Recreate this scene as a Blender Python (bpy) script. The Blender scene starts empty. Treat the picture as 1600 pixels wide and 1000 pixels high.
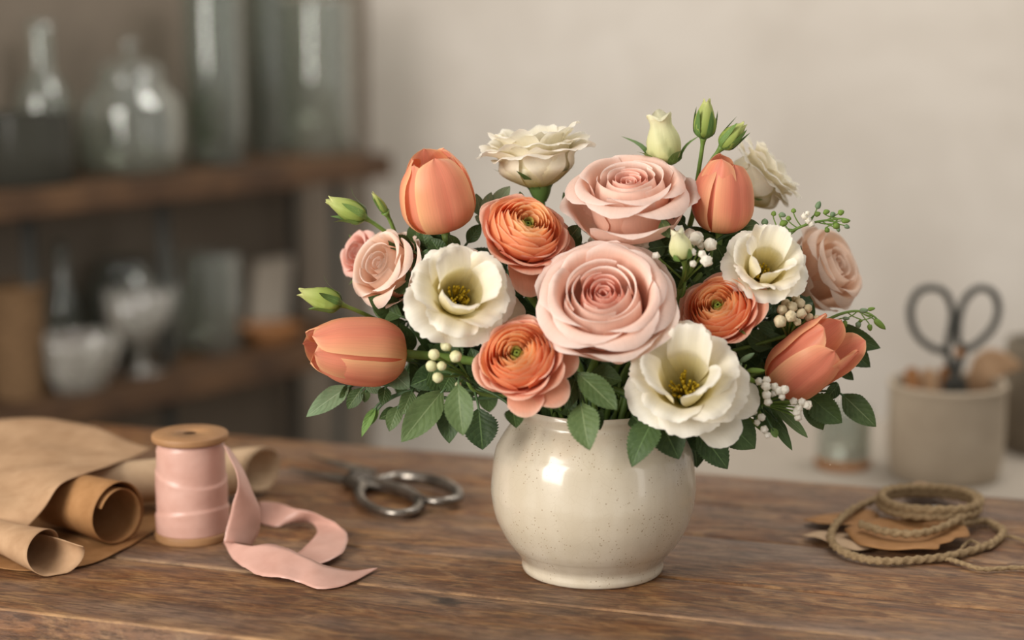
import bpy, math, random
from mathutils import Vector, Matrix, noise
from math import sin, cos, pi, radians, sqrt
V = Vector
COL = bpy.context.scene.collection
rnd = random.Random(7)

# ------------------------------------------------------------------ camera
F = 2800.0
PITCH = radians(10)
CAM = V((-.063, -1.345, .434))
FW = V((0, cos(PITCH), -sin(PITCH))); UP = V((0, sin(PITCH), cos(PITCH))); RT = V((1, 0, 0))
cd = bpy.data.cameras.new('camera'); cam = bpy.data.objects.new('camera', cd); COL.objects.link(cam)
cam.location = CAM; cam.rotation_euler = (radians(90) - PITCH, 0, 0)
cd.lens = F / 1600 * 36; cd.sensor_width = 36; cd.sensor_fit = 'HORIZONTAL'; cd.clip_start = .02
cd.dof.use_dof = True; cd.dof.focus_distance = 1.345; cd.dof.aperture_fstop = 2.1; cd.dof.aperture_blades = 0
bpy.context.scene.camera = cam
bpy.context.scene.view_settings.view_transform = 'Standard'
bpy.context.scene.view_settings.exposure = 0.0

def ray(px, py):
    return RT * ((px - 800) / F) - UP * ((py - 500) / F) + FW
def at(px, py, Y):
    d = ray(px, py); return CAM + d * ((Y - CAM.y) / d.y)
def on_z(px, py, z=0.0):
    d = ray(px, py); return CAM + d * ((z - CAM.z) / d.z)
def mpp(p):                                   # metres per picture pixel at a point
    return (p - CAM).dot(FW) / F

# ------------------------------------------------------------------ materials
def lin(h, g=1.0):
    if isinstance(h, str): h = tuple(int(h[i:i + 2], 16) for i in (0, 2, 4))
    f = lambda c: (c / 12.92 if c <= .04045 else ((c + .055) / 1.055) ** 2.4)
    return tuple(min(1, f(c / 255) * g) for c in h) + (1,)
class NT:
    def __init__(s, name):
        s.m = bpy.data.materials.new(name); s.m.use_nodes = True; s.t = s.m.node_tree; s.t.nodes.clear()
        s.out = s.n('ShaderNodeOutputMaterial')
    def n(s, typ, **kw):
        nd = s.t.nodes.new(typ)
        for k, v in kw.items(): setattr(nd, k, v)
        return nd
    def l(s, a, b): s.t.links.new(a, b)
    def math(s, op, a, b=None, clamp=False):
        nd = s.n('ShaderNodeMath', operation=op, use_clamp=clamp)
        for i, x in enumerate((a, b)):
            if x is None: continue
            if isinstance(x, (int, float)): nd.inputs[i].default_value = x
            else: s.l(x, nd.inputs[i])
        return nd.outputs[0]
    def ramp(s, fac, stops, interp='LINEAR'):
        nd = s.n('ShaderNodeValToRGB'); r = nd.color_ramp; r.interpolation = interp
        while len(r.elements) < len(stops): r.elements.new(.5)
        for e, (p, c) in zip(r.elements, stops):
            e.position = p; e.color = c if len(c) == 4 else lin(c)
        s.l(fac, nd.inputs[0]); return nd.outputs[0]
    def mix(s, fac, a, b, mode='MIX'):
        nd = s.n('ShaderNodeMix', data_type='RGBA', blend_type=mode)
        for i, x in ((0, fac), (6, a), (7, b)):
            if isinstance(x, (int, float)): nd.inputs[i].default_value = x
            elif isinstance(x, tuple): nd.inputs[i].default_value = x
            else: s.l(x, nd.inputs[i])
        return nd.outputs[2]
    def noise(s, vec, scale, detail=4, rough=.55, dist=0.0):
        nd = s.n('ShaderNodeTexNoise'); nd.inputs['Scale'].default_value = scale
        nd.inputs['Detail'].default_value = detail; nd.inputs['Roughness'].default_value = rough; nd.inputs['Distortion'].default_value = dist
        if vec is not None: s.l(vec, nd.inputs['Vector'])
        return nd.outputs[0]
    def mapping(s, vec, scale=(1, 1, 1), rot=(0, 0, 0), loc=(0, 0, 0)):
        nd = s.n('ShaderNodeMapping'); nd.inputs['Scale'].default_value = scale; nd.inputs['Rotation'].default_value = rot; nd.inputs['Location'].default_value = loc
        s.l(vec, nd.inputs[0]); return nd.outputs[0]
    def coord(s, which='Object'): return s.n('ShaderNodeTexCoord').outputs[which]
    def bump(s, h, strength=.3, dist=.002):
        nd = s.n('ShaderNodeBump'); nd.inputs['Strength'].default_value = strength; nd.inputs['Distance'].default_value = dist
        s.l(h, nd.inputs['Height']); return nd.outputs[0]
    def bsdf(s, color, rough=.6, spec=.4, metal=0.0, normal=None, **kw):
        p = s.n('ShaderNodeBsdfPrincipled')
        for k, x in (('Base Color', color), ('Roughness', rough), ('Specular IOR Level', spec), ('Metallic', metal)):
            if isinstance(x, (int, float, tuple)): p.inputs[k].default_value = x
            else: s.l(x, p.inputs[k])
        for k, x in kw.items(): p.inputs[k.replace('_', ' ')].default_value = x
        if normal is not None: s.l(normal, p.inputs['Normal'])
        return p.outputs[0]
    def end(s, sh): s.l(sh, s.out.inputs[0]); return s.m
    def addmix(s, fac, a, b):
        nd = s.n('ShaderNodeMixShader')
        if isinstance(fac, (int, float)): nd.inputs[0].default_value = fac
        else: s.l(fac, nd.inputs[0])
        s.l(a, nd.inputs[1]); s.l(b, nd.inputs[2]); return nd.outputs[0]

def petal_mat(name, stops, transl=.25, streak=.12, rough=.55, side=None, flush=None, bumpy=.25):
    t = NT(name); uv = t.coord('UV'); sx = t.n('ShaderNodeSeparateXYZ'); t.l(uv, sx.inputs[0])
    wob = t.noise(t.mapping(uv, (3, 2, 1)), 1.6, 2)
    v = t.math('ADD', sx.outputs[1], t.math('MULTIPLY', t.math('SUBTRACT', wob, .5), .22))
    c = t.ramp(v, stops)
    ax = t.math('MULTIPLY', t.math('ABSOLUTE', t.math('SUBTRACT', sx.outputs[0], .5)), 2)
    if side: c = t.mix(t.math('MULTIPLY', t.math('POWER', ax, 3.5), .8, True), c, lin(side))
    if flush:
        fl = t.math('MULTIPLY', t.math('SUBTRACT', 1, t.math('POWER', ax, 1.2)), t.math('POWER', t.noise(t.mapping(uv, (2.2, .9, 1)), 1.5, 3), .5), True)
        c = t.mix(t.math('MULTIPLY', fl, .95, True), c, lin(flush))
    st = t.noise(t.mapping(uv, (38, 1.6, 1)), 1.0, 3)
    c = t.mix(streak, c, t.ramp(st, [(.3, (.45, .45, .45, 1)), (.7, (1, 1, 1, 1))]), 'MULTIPLY')
    rn = t.n('ShaderNodeObjectInfo').outputs['Random']
    hs = t.n('ShaderNodeHueSaturation'); t.l(c, hs.inputs['Color'])
    t.l(t.math('ADD', .94, t.math('MULTIPLY', rn, .1)), hs.inputs['Value'])
    c = hs.outputs[0]
    nrm = t.bump(st, bumpy, .0006)
    a = t.bsdf(c, rough, .25, normal=nrm)
    tr = t.n('ShaderNodeBsdfTranslucent'); t.l(c, tr.inputs[0])
    return t.end(t.addmix(transl, a, tr.outputs[0]))

def leaf_mat(name, c1, c2, vein, rough=.5, transl=.12):
    t = NT(name); uv = t.coord('UV'); sx = t.n('ShaderNodeSeparateXYZ'); t.l(uv, sx.inputs[0])
    ax = t.math('ABSOLUTE', t.math('SUBTRACT', sx.outputs[0], .5))
    rn = t.n('ShaderNodeObjectInfo').outputs['Random']
    nz = t.noise(t.mapping(uv, (5, 5, 1)), 1, 4)
    c = t.ramp(t.math('ADD', t.math('MULTIPLY', nz, .7), t.math('MULTIPLY', t.math('SUBTRACT', rn, .3), .6)), [(.15, lin(c1)), (.85, lin(c2))])
    fr = t.math('FRACT', t.math('ADD', t.math('MULTIPLY', t.math('SUBTRACT', sx.outputs[1], t.math('MULTIPLY', ax, .6)), 7), t.math('MULTIPLY', nz, .9)))
    lat = t.math('LESS_THAN', t.math('ABSOLUTE', t.math('SUBTRACT', fr, .5)), .07)
    mid = t.math('LESS_THAN', ax, .022)
    vn = t.math('MAXIMUM', t.math('MULTIPLY', lat, .13), t.math('MULTIPLY', mid, .65))
    c = t.mix(vn, c, lin(vein))
    h = t.math('SUBTRACT', t.math('ABSOLUTE', t.math('SUBTRACT', fr, .5)), t.math('MULTIPLY', mid, .5))
    a = t.bsdf(c, rough, .32, normal=t.bump(t.math('ADD', h, t.math('MULTIPLY', nz, .6)), .45, .0007))
    tr = t.n('ShaderNodeBsdfTranslucent'); t.l(c, tr.inputs[0])
    return t.end(t.addmix(transl, a, tr.outputs[0]))

def noisy_mat(name, c1, c2, scale=20, rough=.7, spec=.3, metal=0.0, bumps=.2, bdist=.001, stretch=(1, 1, 1), detail=5, transl=0.0, coat=0.0):
    t = NT(name); co = t.mapping(t.coord('Object'), stretch); nz = t.noise(co, scale, detail, .6)
    c = t.ramp(nz, [(.3, lin(c1)), (.7, lin(c2))])
    a = t.bsdf(c, rough, spec, metal, normal=t.bump(nz, bumps, bdist), Coat_Weight=coat)
    if transl:
        tr = t.n('ShaderNodeBsdfTranslucent'); t.l(c, tr.inputs[0]); a = t.addmix(transl, a, tr.outputs[0])
    return t.end(a)

def glass_mat(name, tint, refl=.22, opac=.0, body='8a8f88'):
    t = NT(name); tp = t.n('ShaderNodeBsdfTransparent'); tp.inputs[0].default_value = lin(tint)
    gl = t.n('ShaderNodeBsdfGlossy'); gl.inputs['Roughness'].default_value = .08; gl.inputs[0].default_value = (1, 1, 1, 1)
    lw = t.n('ShaderNodeLayerWeight'); lw.inputs[0].default_value = .35
    fac = t.math('ADD', t.math('MULTIPLY', lw.outputs['Facing'], .75), refl * .4, True)
    sh = t.addmix(t.math('MULTIPLY', fac, refl * 2.4, True), tp.outputs[0], gl.outputs[0])
    if opac:
        df = t.n('ShaderNodeBsdfDiffuse'); df.inputs[0].default_value = lin(body); sh = t.addmix(opac, sh, df.outputs[0])
    return t.end(sh)

def table_mat():
    t = NT('weathered_wood'); co = t.coord('Object')
    rn = t.n('ShaderNodeAttribute', attribute_name='plank'); sh = t.n('ShaderNodeVectorMath', operation='ADD')
    t.l(co, sh.inputs[0]); t.l(rn.outputs['Color'], sh.inputs[1]); co = sh.outputs[0]
    grain = t.noise(t.mapping(co, (17, 120, 110)), 1.0, 8, .72, 1.0)
    fine = t.noise(t.mapping(co, (40, 380, 200)), 1.0, 6, .75)
    blot = t.noise(t.mapping(co, (9, 22, 8)), 1.0, 6, .65, .7)
    worn = t.noise(t.mapping(co, (22, 60, 20), loc=(3, 1, 0)), 1.0, 7, .72, .8)
    c = t.ramp(grain, [(.25, lin('3b2617')), (.42, lin('643e22')), (.58, lin('845630')), (.78, lin('9a744a'))])
    c = t.mix(t.ramp(worn, [(.46, (0, 0, 0, 1)), (.62, (.75, .75, .75, 1))]), c, lin('ab8051'))
    gz = t.noise(t.mapping(co, (3.5, 12, 4), loc=(9, 4, 0)), 1.0, 5, .6)
    c = t.mix(t.ramp(gz, [(.46, (0, 0, 0, 1)), (.66, (.62, .62, .62, 1))]), c, lin('867568'))
    c = t.mix(t.ramp(blot, [(.30, (.85, .85, .85, 1)), (.50, (0, 0, 0, 1))]), c, t.mix(.5, c, lin('2a1d15')))
    st = t.noise(t.mapping(co, (14, 30, 8), loc=(5, 2, 0)), 1.0, 4, .55, .4)
    c = t.mix(t.ramp(st, [(.24, (.9, .9, .9, 1)), (.34, (0, 0, 0, 1))]), c, lin('2b2320'))
    c = t.mix(t.ramp(fine, [(.40, (.7, .7, .7, 1)), (.53, (0, 0, 0, 1))]), c, lin('33231a'))
    vor = t.n('ShaderNodeTexVoronoi'); vor.inputs['Scale'].default_value = 1.0; t.l(t.mapping(co, (6, 16, 1)), vor.inputs['Vector'])
    c = t.mix(t.ramp(vor.outputs['Distance'], [(.03, (.85, .85, .85, 1)), (.09, (0, 0, 0, 1))]), c, lin('241812'))
    ed = t.math('MULTIPLY', rn.outputs['Alpha'], t.ramp(worn, [(.35, (.1, .1, .1, 1)), (.55, (.8, .8, .8, 1))]), True)
    c = t.mix(ed, c, lin('c49a6c'))
    ro = t.ramp(worn, [(.3, (.60, .60, .60, 1)), (.7, (.38, .38, .38, 1))])
    h = t.math('ADD', t.math('MULTIPLY', fine, .6), t.math('ADD', grain, t.math('MULTIPLY', blot, .8)))
    return t.end(t.bsdf(c, ro, .4, normal=t.bump(h, .6, .002)))

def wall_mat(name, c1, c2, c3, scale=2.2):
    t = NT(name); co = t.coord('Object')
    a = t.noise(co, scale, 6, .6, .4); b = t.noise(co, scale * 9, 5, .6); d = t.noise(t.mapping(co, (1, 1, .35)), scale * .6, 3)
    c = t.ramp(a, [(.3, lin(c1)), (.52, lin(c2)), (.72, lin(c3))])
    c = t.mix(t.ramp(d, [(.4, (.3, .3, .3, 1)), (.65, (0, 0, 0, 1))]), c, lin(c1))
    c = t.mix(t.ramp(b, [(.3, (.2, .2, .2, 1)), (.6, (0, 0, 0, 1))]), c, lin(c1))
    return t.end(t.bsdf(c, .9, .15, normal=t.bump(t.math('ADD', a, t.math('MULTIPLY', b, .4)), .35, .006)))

def ceramic_mat():
    t = NT('speckled_glaze'); co = t.coord('Object')
    big = t.noise(t.mapping(co, (9, 9, 14)), 1.0, 4); drip = t.noise(t.mapping(co, (60, 60, 5)), 1.0, 3)
    c = t.ramp(big, [(.3, lin('c8bca6')), (.7, lin('d6cbb8'))])
    c = t.mix(t.ramp(drip, [(.4, (.25, .25, .25, 1)), (.6, (0, 0, 0, 1))]), c, lin('bbac92'))
    for sc, th, amt, colr in ((330, .155, .75, '8a6f50'), (190, .10, .6, '7a5c40')):
        vo = t.n('ShaderNodeTexVoronoi'); vo.inputs['Scale'].default_value = sc; t.l(co, vo.inputs['Vector'])
        pick = t.math('GREATER_THAN', t.noise(co, 34, 2), .5)
        sp = t.math('MULTIPLY', t.math('LESS_THAN', vo.outputs['Distance'], th), t.math('MULTIPLY', pick, amt))
        c = t.mix(sp, c, lin(colr))
    cr = t.n('ShaderNodeTexVoronoi', feature='DISTANCE_TO_EDGE'); cr.inputs['Scale'].default_value = 150; t.l(co, cr.inputs['Vector'])
    c = t.mix(t.math('MULTIPLY', t.math('LESS_THAN', cr.outputs['Distance'], .02), .10), c, lin('9a8468'))
    return t.end(t.bsdf(c, .22, .5, normal=t.bump(big, .25, .003), Coat_Weight=.6, Coat_Roughness=.07))

M = {}
M['rose'] = petal_mat('blush_rose_petal', [(0, lin('f0b092')), (.35, lin('f8cdb6')), (.75, lin('fbdccc')), (1, lin('fdeae0'))], .38, .10)
M['rose_deep'] = petal_mat('blush_rose_heart', [(0, lin('ea957c')), (.5, lin('f5b29c')), (.85, lin('f9c8b6')), (1, lin('fbdccf'))], .38, .10)
M['rose_peach'] = petal_mat('peach_spray_rose_petal', [(0, lin('f5be94')), (.4, lin('fad3b6')), (.8, lin('fcdfcc')), (1, lin('fde8dc'))], .34, .10)
M['rose_pink'] = petal_mat('pink_spray_rose_petal', [(0, lin('f0a68e')), (.5, lin('f7bcaa')), (1, lin('f9d2c6'))], .32, .10)
M['rose_pale'] = petal_mat('pale_blush_rose_petal', [(0, lin('ecc4a2')), (.4, lin('f4d4b8')), (1, lin('f9e4d4'))], .42, .12)
M['ran'] = petal_mat('apricot_ranunculus_petal', [(0, lin('fba468')), (.5, lin('fdb07c')), (.85, lin('feb888')), (1, lin('fecca8'))], .48, .08)
M['ran_out'] = petal_mat('coral_ranunculus_petal', [(0, lin('f59a6c')), (.4, lin('f8a886')), (.8, lin('f9b498')), (1, lin('fccfb8'))], .42, .16)
M['ran_in'] = petal_mat('apricot_ranunculus_heart', [(0, lin('f4c070')), (.5, lin('fdc284')), (.85, lin('fec890')), (1, lin('fedab0'))], .5, .06)
M['ran_green'] = petal_mat('green_ranunculus_eye', [(0, lin('7a8430')), (.6, lin('a3a84e')), (1, lin('cdbd6c'))], .2, .1)
M['tulip'] = petal_mat('peach_tulip_petal', [(0, lin('d8c878')), (.12, lin('f4d090')), (.35, lin('f9bf90')), (.8, lin('fab68c')), (1, lin('fac49a'))], .38, .20, .38, side='fbd09a', flush='f08a78')
M['tulip_in'] = petal_mat('orange_tulip_inner_petal', [(0, lin('f2b860')), (.4, lin('f59a58')), (1, lin('f9a468'))], .36, .18, .42, side='f8b878')
M['tulip_coral'] = petal_mat('coral_tulip_petal', [(0, lin('c9c47c')), (.16, lin('ecc88c')), (.45, lin('f4aa84')), (1, lin('f6b08a'))], .36, .22, .38, side='f8c494', flush='e87c6a')
M['lis'] = petal_mat('cream_lisianthus_petal', [(0, lin('d6cc78')), (.25, lin('efe4b2')), (.5, lin('f8f0da')), (1, lin('fdf8ec'))], .36, .10)
M['lis_in'] = petal_mat('cream_lisianthus_inner_petal', [(0, lin('d6ca66')), (.28, lin('f0e4a8')), (.6, lin('f9f1d8')), (1, lin('fdf8ec'))], .38, .10)
M['bud'] = petal_mat('cream_bud', [(0, lin('b8c070')), (.4, lin('dcdca4')), (1, lin('f2ecca'))], .22, .14)
M['bud_green'] = petal_mat('green_bud', [(0, lin('7f9a48')), (.5, lin('a4b45c')), (1, lin('d6d890'))], .2, .2)
M['sepal'] = leaf_mat('sepal_green', '55753a', '7c9a50', '8aa860')
M['stem'] = noisy_mat('stem_green', '54702f', '7a9448', 60, .5, .4, bumps=.1)
M['stem_dark'] = noisy_mat('dark_stem_green', '3a5230', '56704a', 60, .5, .4, bumps=.1)
M['leaf'] = leaf_mat('rose_leaf_green', '394d27', '617547', '86956a')
M['leaf_dark'] = leaf_mat('dark_leaf_green', '2e4222', '4f6638', '66804e')
M['leaf_grey'] = leaf_mat('grey_green_leaf', '6c8460', '8fa07e', 'a4b494', .55)
M['stamen'] = noisy_mat('yellow_stamen', 'a88a18', 'd8bc38', 400, .6, .3, transl=.1)
M['berry'] = noisy_mat('cream_berry', 'cfcf98', 'ebe6c0', 160, .55, .3, transl=.15)
M['beige_berry'] = noisy_mat('beige_berry', 'c8b48c', 'e0d2b2', 160, .6, .3, transl=.15)
M['white_bloom'] = noisy_mat('white_blossom', 'f2ecdc', 'fffaf0', 200, .7, .2, transl=.35)
M['vase'] = ceramic_mat()
M['table'] = table_mat()
M['kraft'] = noisy_mat('kraft_paper', 'a68362', 'bd9a78', 45, .75, .25, bumps=.4, bdist=.0009, transl=.08)
M['kraft_dark'] = noisy_mat('brown_kraft_paper', '94693f', 'ad8054', 50, .75, .25, bumps=.2, bdist=.0006, transl=.08)
M['kraft_pale'] = noisy_mat('pale_kraft_paper', 'b69878', 'c8ab8b', 60, .75, .25, bumps=.2, bdist=.0006, transl=.08)
M['spool'] = noisy_mat('turned_wood', '8f6845', 'ae845c', 22, .55, .35, bumps=.15, stretch=(1, 1, 5))
M['hole_shade'] = noisy_mat('painted_hole_shade', '2a1c12', '3a281a', 40, .9, .1)  # dark colour painted in for the shade inside the spool's hole
M['ribbon'] = noisy_mat('blush_silk_ribbon', 'cf9f8f', 'dcb0a1', 45, .34, .5, bumps=.12, bdist=.0006, transl=.12)
M['iron'] = noisy_mat('worn_iron', '45413c', 'a89f95', 60, .27, .5, .9, .25)
M['iron_dark'] = noisy_mat('blackened_iron', '33332f', '55544e', 40, .5, .5, .5, .2)
M['twine'] = noisy_mat('jute_twine', '7d674b', 'a68e6c', 260, .9, .15, bumps=.6, bdist=.0008)
M['stone'] = noisy_mat('grey_stoneware', '9c8d7a', 'b0a18d', 14, .8, .2, bumps=.15)
M['stone_dark'] = noisy_mat('dark_stoneware', '7c7264', '8f8473', 14, .8, .2, bumps=.15)
M['shelf'] = noisy_mat('dark_shelf_wood', '33241a', '634830', 9, .6, .3, bumps=.3, stretch=(1, 1, 1))
M['post'] = noisy_mat('dark_post_metal', '2b2c28', '3c3c37', 20, .6, .4, .2)
M['glass'] = glass_mat('clear_glass', 'e6e9e4', .26, .10, 'c0c2ba')
M['glass_green'] = glass_mat('greenish_glass', 'd8dcd6', .26, .14, 'a6aaa2')
M['glass_smoke'] = glass_mat('smoked_glass', '8c8f88', .10, .5, '55544c')
M['glass_cut'] = glass_mat('cut_glass', 'e4e4e0', .24, .34, 'c4c0b8')
M['wicker'] = noisy_mat('wicker_weave', '5c4630', '83674a', 60, .8, .2, bumps=.6, bdist=.003, stretch=(1, 1, 3))
M['wood_item'] = noisy_mat('warm_wood', '8a5c34', 'a87850', 14, .6, .3, stretch=(1, 1, 4))
M['card'] = noisy_mat('pale_card', 'b4aa9c', 'c4bbae', 20, .85, .15)
M['wall'] = wall_mat('pale_plaster', 'b9b0a5', 'cdc5bb', 'd9d2c9')
M['wall_dim'] = wall_mat('shaded_plaster', '6c6257', '7f7467', '887d70')  # darker copy of the wall plaster, shade of the shelf side put into its colour
M['counter'] = wall_mat('grey_counter_plaster', '948a7e', 'a3998c', 'ada396')
M['floor'] = noisy_mat('floor_concrete', '6f675c', '837a6e', 5, .9, .15)

# ------------------------------------------------------------------ object helpers
def link(name, verts, faces, mat, parent=None, uvs=None, smooth=True, inv=None):
    if inv is not None: verts = [inv @ V(v) for v in verts]
    me = bpy.data.meshes.new(name); me.from_pydata([tuple(v) for v in verts], [], faces)
    if uvs:
        ul = me.uv_layers.new(name='UVMap').data
        for lp in me.loops: ul[lp.index].uv = uvs[lp.vertex_index]
    if smooth: me.polygons.foreach_set('use_smooth', [True] * len(me.polygons))
    me.materials.append(M[mat] if isinstance(mat, str) else mat); me.update()
    o = bpy.data.objects.new(name, me); COL.objects.link(o)
    if parent is not None: o.parent = parent
    return o
def tag(o, label, cat, group=None):
    o['label'] = label; o['category'] = cat
    if group: o['group'] = group
    return o
def thing(name, label, cat, loc=(0, 0, 0), rot=None, group=None):
    o = bpy.data.objects.new(name, None); COL.objects.link(o); o.empty_display_size = .02
    mw = Matrix.Translation(V(loc)) @ (rot.to_4x4() if rot is not None else Matrix.Identity(4))
    o.matrix_world = mw; tag(o, label, cat, group)
    return o, mw.inverted()
def struct(name, *a, **k):
    o = link(name, *a, **k); o['kind'] = 'structure'; return o
def axis_rot(axis, spin=0.0):
    return V((0, 0, 1)).rotation_difference(axis.normalized()).to_matrix() @ Matrix.Rotation(spin, 3, 'Z')
def grid_faces(nu, nv, closed=False, off=0):
    fs = []; w = nu if closed else nu + 1
    for j in range(nv):
        for i in range(nu):
            a = off + j * w + i; b = off + j * w + (i + 1) % w
            fs.append((a, b, b + w, a + w))
    return fs
def catmull(pts, t):
    n = len(pts) - 1; x = min(max(t, 0), 1) * n; i = min(int(x), n - 1); f = x - i
    p1, p2 = pts[i], pts[i + 1]
    p0 = pts[i - 1] if i > 0 else [2 * a - b for a, b in zip(p1, p2)]
    p3 = pts[i + 2] if i + 2 <= n else [2 * a - b for a, b in zip(p2, p1)]
    return [.5 * (2 * b + (c - a) * f + (2 * a - 5 * b + 4 * c - d) * f * f + (3 * b - a - 3 * c + d) * f ** 3) for a, b, c, d in zip(p0, p1, p2, p3)]
def sm(a, b, x):
    x = min(max((x - a) / (b - a), 0), 1); return x * x * (3 - 2 * x)
def tube(pts, r, sides=8, closed=False, twist=0, lobes=0, lobe=0.0, cap=True):
    n = len(pts); vs = []; fs = []; pts = [V(p) for p in pts]; rf = r if callable(r) else (lambda t: r)
    nrm = None
    for i, p in enumerate(pts):
        d = ((pts[(i + 1) % n] if (closed or i < n - 1) else p) - (pts[i - 1] if (closed or i > 0) else p)).normalized()
        if nrm is None: nrm = d.orthogonal().normalized()
        nrm = (nrm - d * nrm.dot(d)).normalized(); b = d.cross(nrm)
        for k in range(sides):
            a = 2 * pi * k / sides; rr = rf(i / max(1, n - 1)) * (1 + lobe * sin(lobes * a + twist * i))
            vs.append(p + nrm * cos(a) * rr + b * sin(a) * rr)
    for i in range(n if closed else n - 1):
        for k in range(sides):
            a = i * sides + k; b = i * sides + (k + 1) % sides; j = ((i + 1) % n) * sides
            fs.append((a, b, j + (k + 1) % sides, j + k))
    if cap and not closed:
        fs.append(tuple(reversed(range(sides)))); fs.append(tuple(range((n - 1) * sides, n * sides)))
    return vs, fs
def bez(p0, p1, p2, p3, n=18):
    return [p0 * (1 - t) ** 3 + p1 * 3 * t * (1 - t) ** 2 + p2 * 3 * t * t * (1 - t) + p3 * t ** 3 for t in [i / n for i in range(n + 1)]]
def smooth_pts(pts, n, closed=False):
    pts = [list(p) for p in pts]
    if closed: pts = pts + [pts[0]]
    return [V(catmull(pts, i / n)) for i in range(n if closed else n + 1)]
def lathe(prof, seg=48, wob=None):
    vs = []; fs = []
    for (r, z) in prof:
        for k in range(seg):
            a = 2 * pi * k / seg; rr = r * (1 + (wob(a, z) if wob else 0))
            vs.append(V((rr * cos(a), rr * sin(a), z)))
    fs = grid_faces(seg, len(prof) - 1, True)
    return vs, fs
def smooth_prof(p, n=60): return [catmull(p, i / n) for i in range(n + 1)]
def box(x0, x1, y0, y1, z0, z1):
    vs = [V((x, y, z)) for z in (z0, z1) for y in (y0, y1) for x in (x0, x1)]
    return vs, [(0, 2, 3, 1), (4, 5, 7, 6), (0, 1, 5, 4), (2, 6, 7, 3), (0, 4, 6, 2), (1, 3, 7, 5)]
def join(*parts):
    vs = []; fs = []
    for v, f in parts:
        o = len(vs); vs += list(v); fs += [tuple(i + o for i in q) for q in f]
    return vs, fs
def bevel(o, w, seg=2):
    m = o.modifiers.new('bevel', 'BEVEL'); m.width = w; m.segments = seg; m.limit_method = 'ANGLE'; return o

# ------------------------------------------------------------------ petals and leaves
def petal(phi, curve, W, shape, kc=1.0, ruf=0.0, fr=(3, 7), tip=.35, tp=2.4, frill=0.0, curl=0.0, nu=12, nv=14, lift=0.0, seed=0, minrc=.6):
    R = random.Random(seed); p1, p2, p3 = R.uniform(0, 6.3), R.uniform(0, 6.3), R.uniform(0, 100)
    vs = []; uv = []
    for j in range(nv + 1):
        v0 = j / nv
        for i in range(nu + 1):
            u = -1 + 2 * i / nu
            fz = noise.noise(V((u * 7 + p3, seed * .37, 0))) * .6 + noise.noise(V((u * 17 + p3, 3.1, 0))) * .4 if frill else 0
            v = v0 * (1 - tip * abs(u) ** tp - frill * max(-.3, fz) * 1.2)
            r, z = catmull(curve, v); r2, z2 = catmull(curve, v + .02); r1, z1 = catmull(curve, v - .02)
            tr, tz = r2 - r1, z2 - z1; L = sqrt(tr * tr + tz * tz) or 1; nr, nz = tz / L, -tr / L
            hw = W * shape(v0)
            Rc = max(kc * max(r, .0005), hw * minrc, .0008); a = u * hw / Rc
            d = ruf * v0 ** 2.2 * (.6 * sin(fr[0] * u + p1) + .4 * sin(fr[1] * u + p2)) * (.45 + .55 * abs(u)) + curl * u * u * v0 + lift
            rad = r - Rc * (1 - cos(a)) + nr * d; tan = Rc * sin(a); zz = z + nz * d
            vs.append(V((rad * cos(phi) - tan * sin(phi), rad * sin(phi) + tan * cos(phi), zz)))
            uv.append((i / nu, v0))
    return vs, grid_faces(nu, nv), uv
def sh_fan(s0=.3, k=.55):
    return lambda v: s0 + (1 - s0) * sm(0, k, v) if v < k else 1.0
def sh_ovate(vm=.45, p=.62, s0=.35):
    def f(v):
        if v < vm: return s0 + (1 - s0) * sin(pi / 2 * v / vm)
        x = (v - vm) / (1 - vm); return max(0.0, 1 - x ** 2.3) ** p
    return f

def leaf_geo(b, t, w, face, serr=0.0, fold=.25, bend=.12, teeth=9, vm=.42, nu=6, nv=30, seed=0, wave=.0):
    b, t = V(b), V(t); d = t - b; L = d.length; d = d / L
    s = d.cross(face).normalized(); n = s.cross(d).normalized()
    nv = 75 if serr else nv
    f = sh_ovate(vm, 1.0, .05); vs = []; uv = []
    for j in range(nv + 1):
        v = j / nv; saw = (v * teeth) % 1.0
        ww = w * .5 * f(v) * (1 - serr * (saw if v > .08 else 0) * 1.0) + .00005
        c = b + d * (L * v) + n * (bend * L * (4 * v * (1 - v)) * .5)
        for i in range(nu + 1):
            u = -1 + 2 * i / nu
            off = n * (fold * abs(u) * ww + wave * L * sin(v * 9 + u * 2 + seed) * abs(u))
            vs.append(c + s * (u * ww) + off - d * (serr * ww * .3 * abs(u) if serr else 0)); uv.append((.5 + u * .5, v))
    return vs, grid_faces(nu, nv), uv

TOCAM = lambda p: (CAM - p).normalized()
def screen_axis(p, off, scr):
    """unit axis leaning OFF degrees away from the viewing direction towards screen angle SCR (90 = up)."""
    c = TOCAM(p); r = V((0, 0, 1)).cross(c).normalized(); u = c.cross(r)
    o, s = radians(off), radians(scr)
    return (c * cos(o) + (r * cos(s) + u * sin(s)) * sin(o)).normalized()

def stem_to_vase(base, axis, seed, r0=.0022, mat='stem', parent=None, inv=None, reach=.06, name='stem'):
    R = random.Random(seed); a = R.uniform(0, 6.28); q = R.uniform(.008, .026)
    # lean to the side the flower is on, so that the stem clears the rim
    ex, ey = cos(a) * q, sin(a) * q
    mouth = V((max(-.036, min(.036, base.x * .22 + ex * .4)), max(-.03, min(.03, base.y * .25 + ey * .4)), .145))
    low = V((-mouth.x * .5 + ex, -mouth.y * .5 + ey, .03))
    k = min(reach, (base - mouth).length * .4)
    pts = bez(base, base - axis * k, mouth + V((0, 0, (base.z - mouth.z) * .35)), mouth, 16) + bez(mouth, mouth * .9 + low * .1 - V((0, 0, .02)), low + V((0, 0, .03)), low, 8)[1:]
    v, f = tube(pts, lambda t: r0 * (1 + .15 * t), 8)
    return link(name, v, f, mat, parent, inv=inv)

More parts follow.
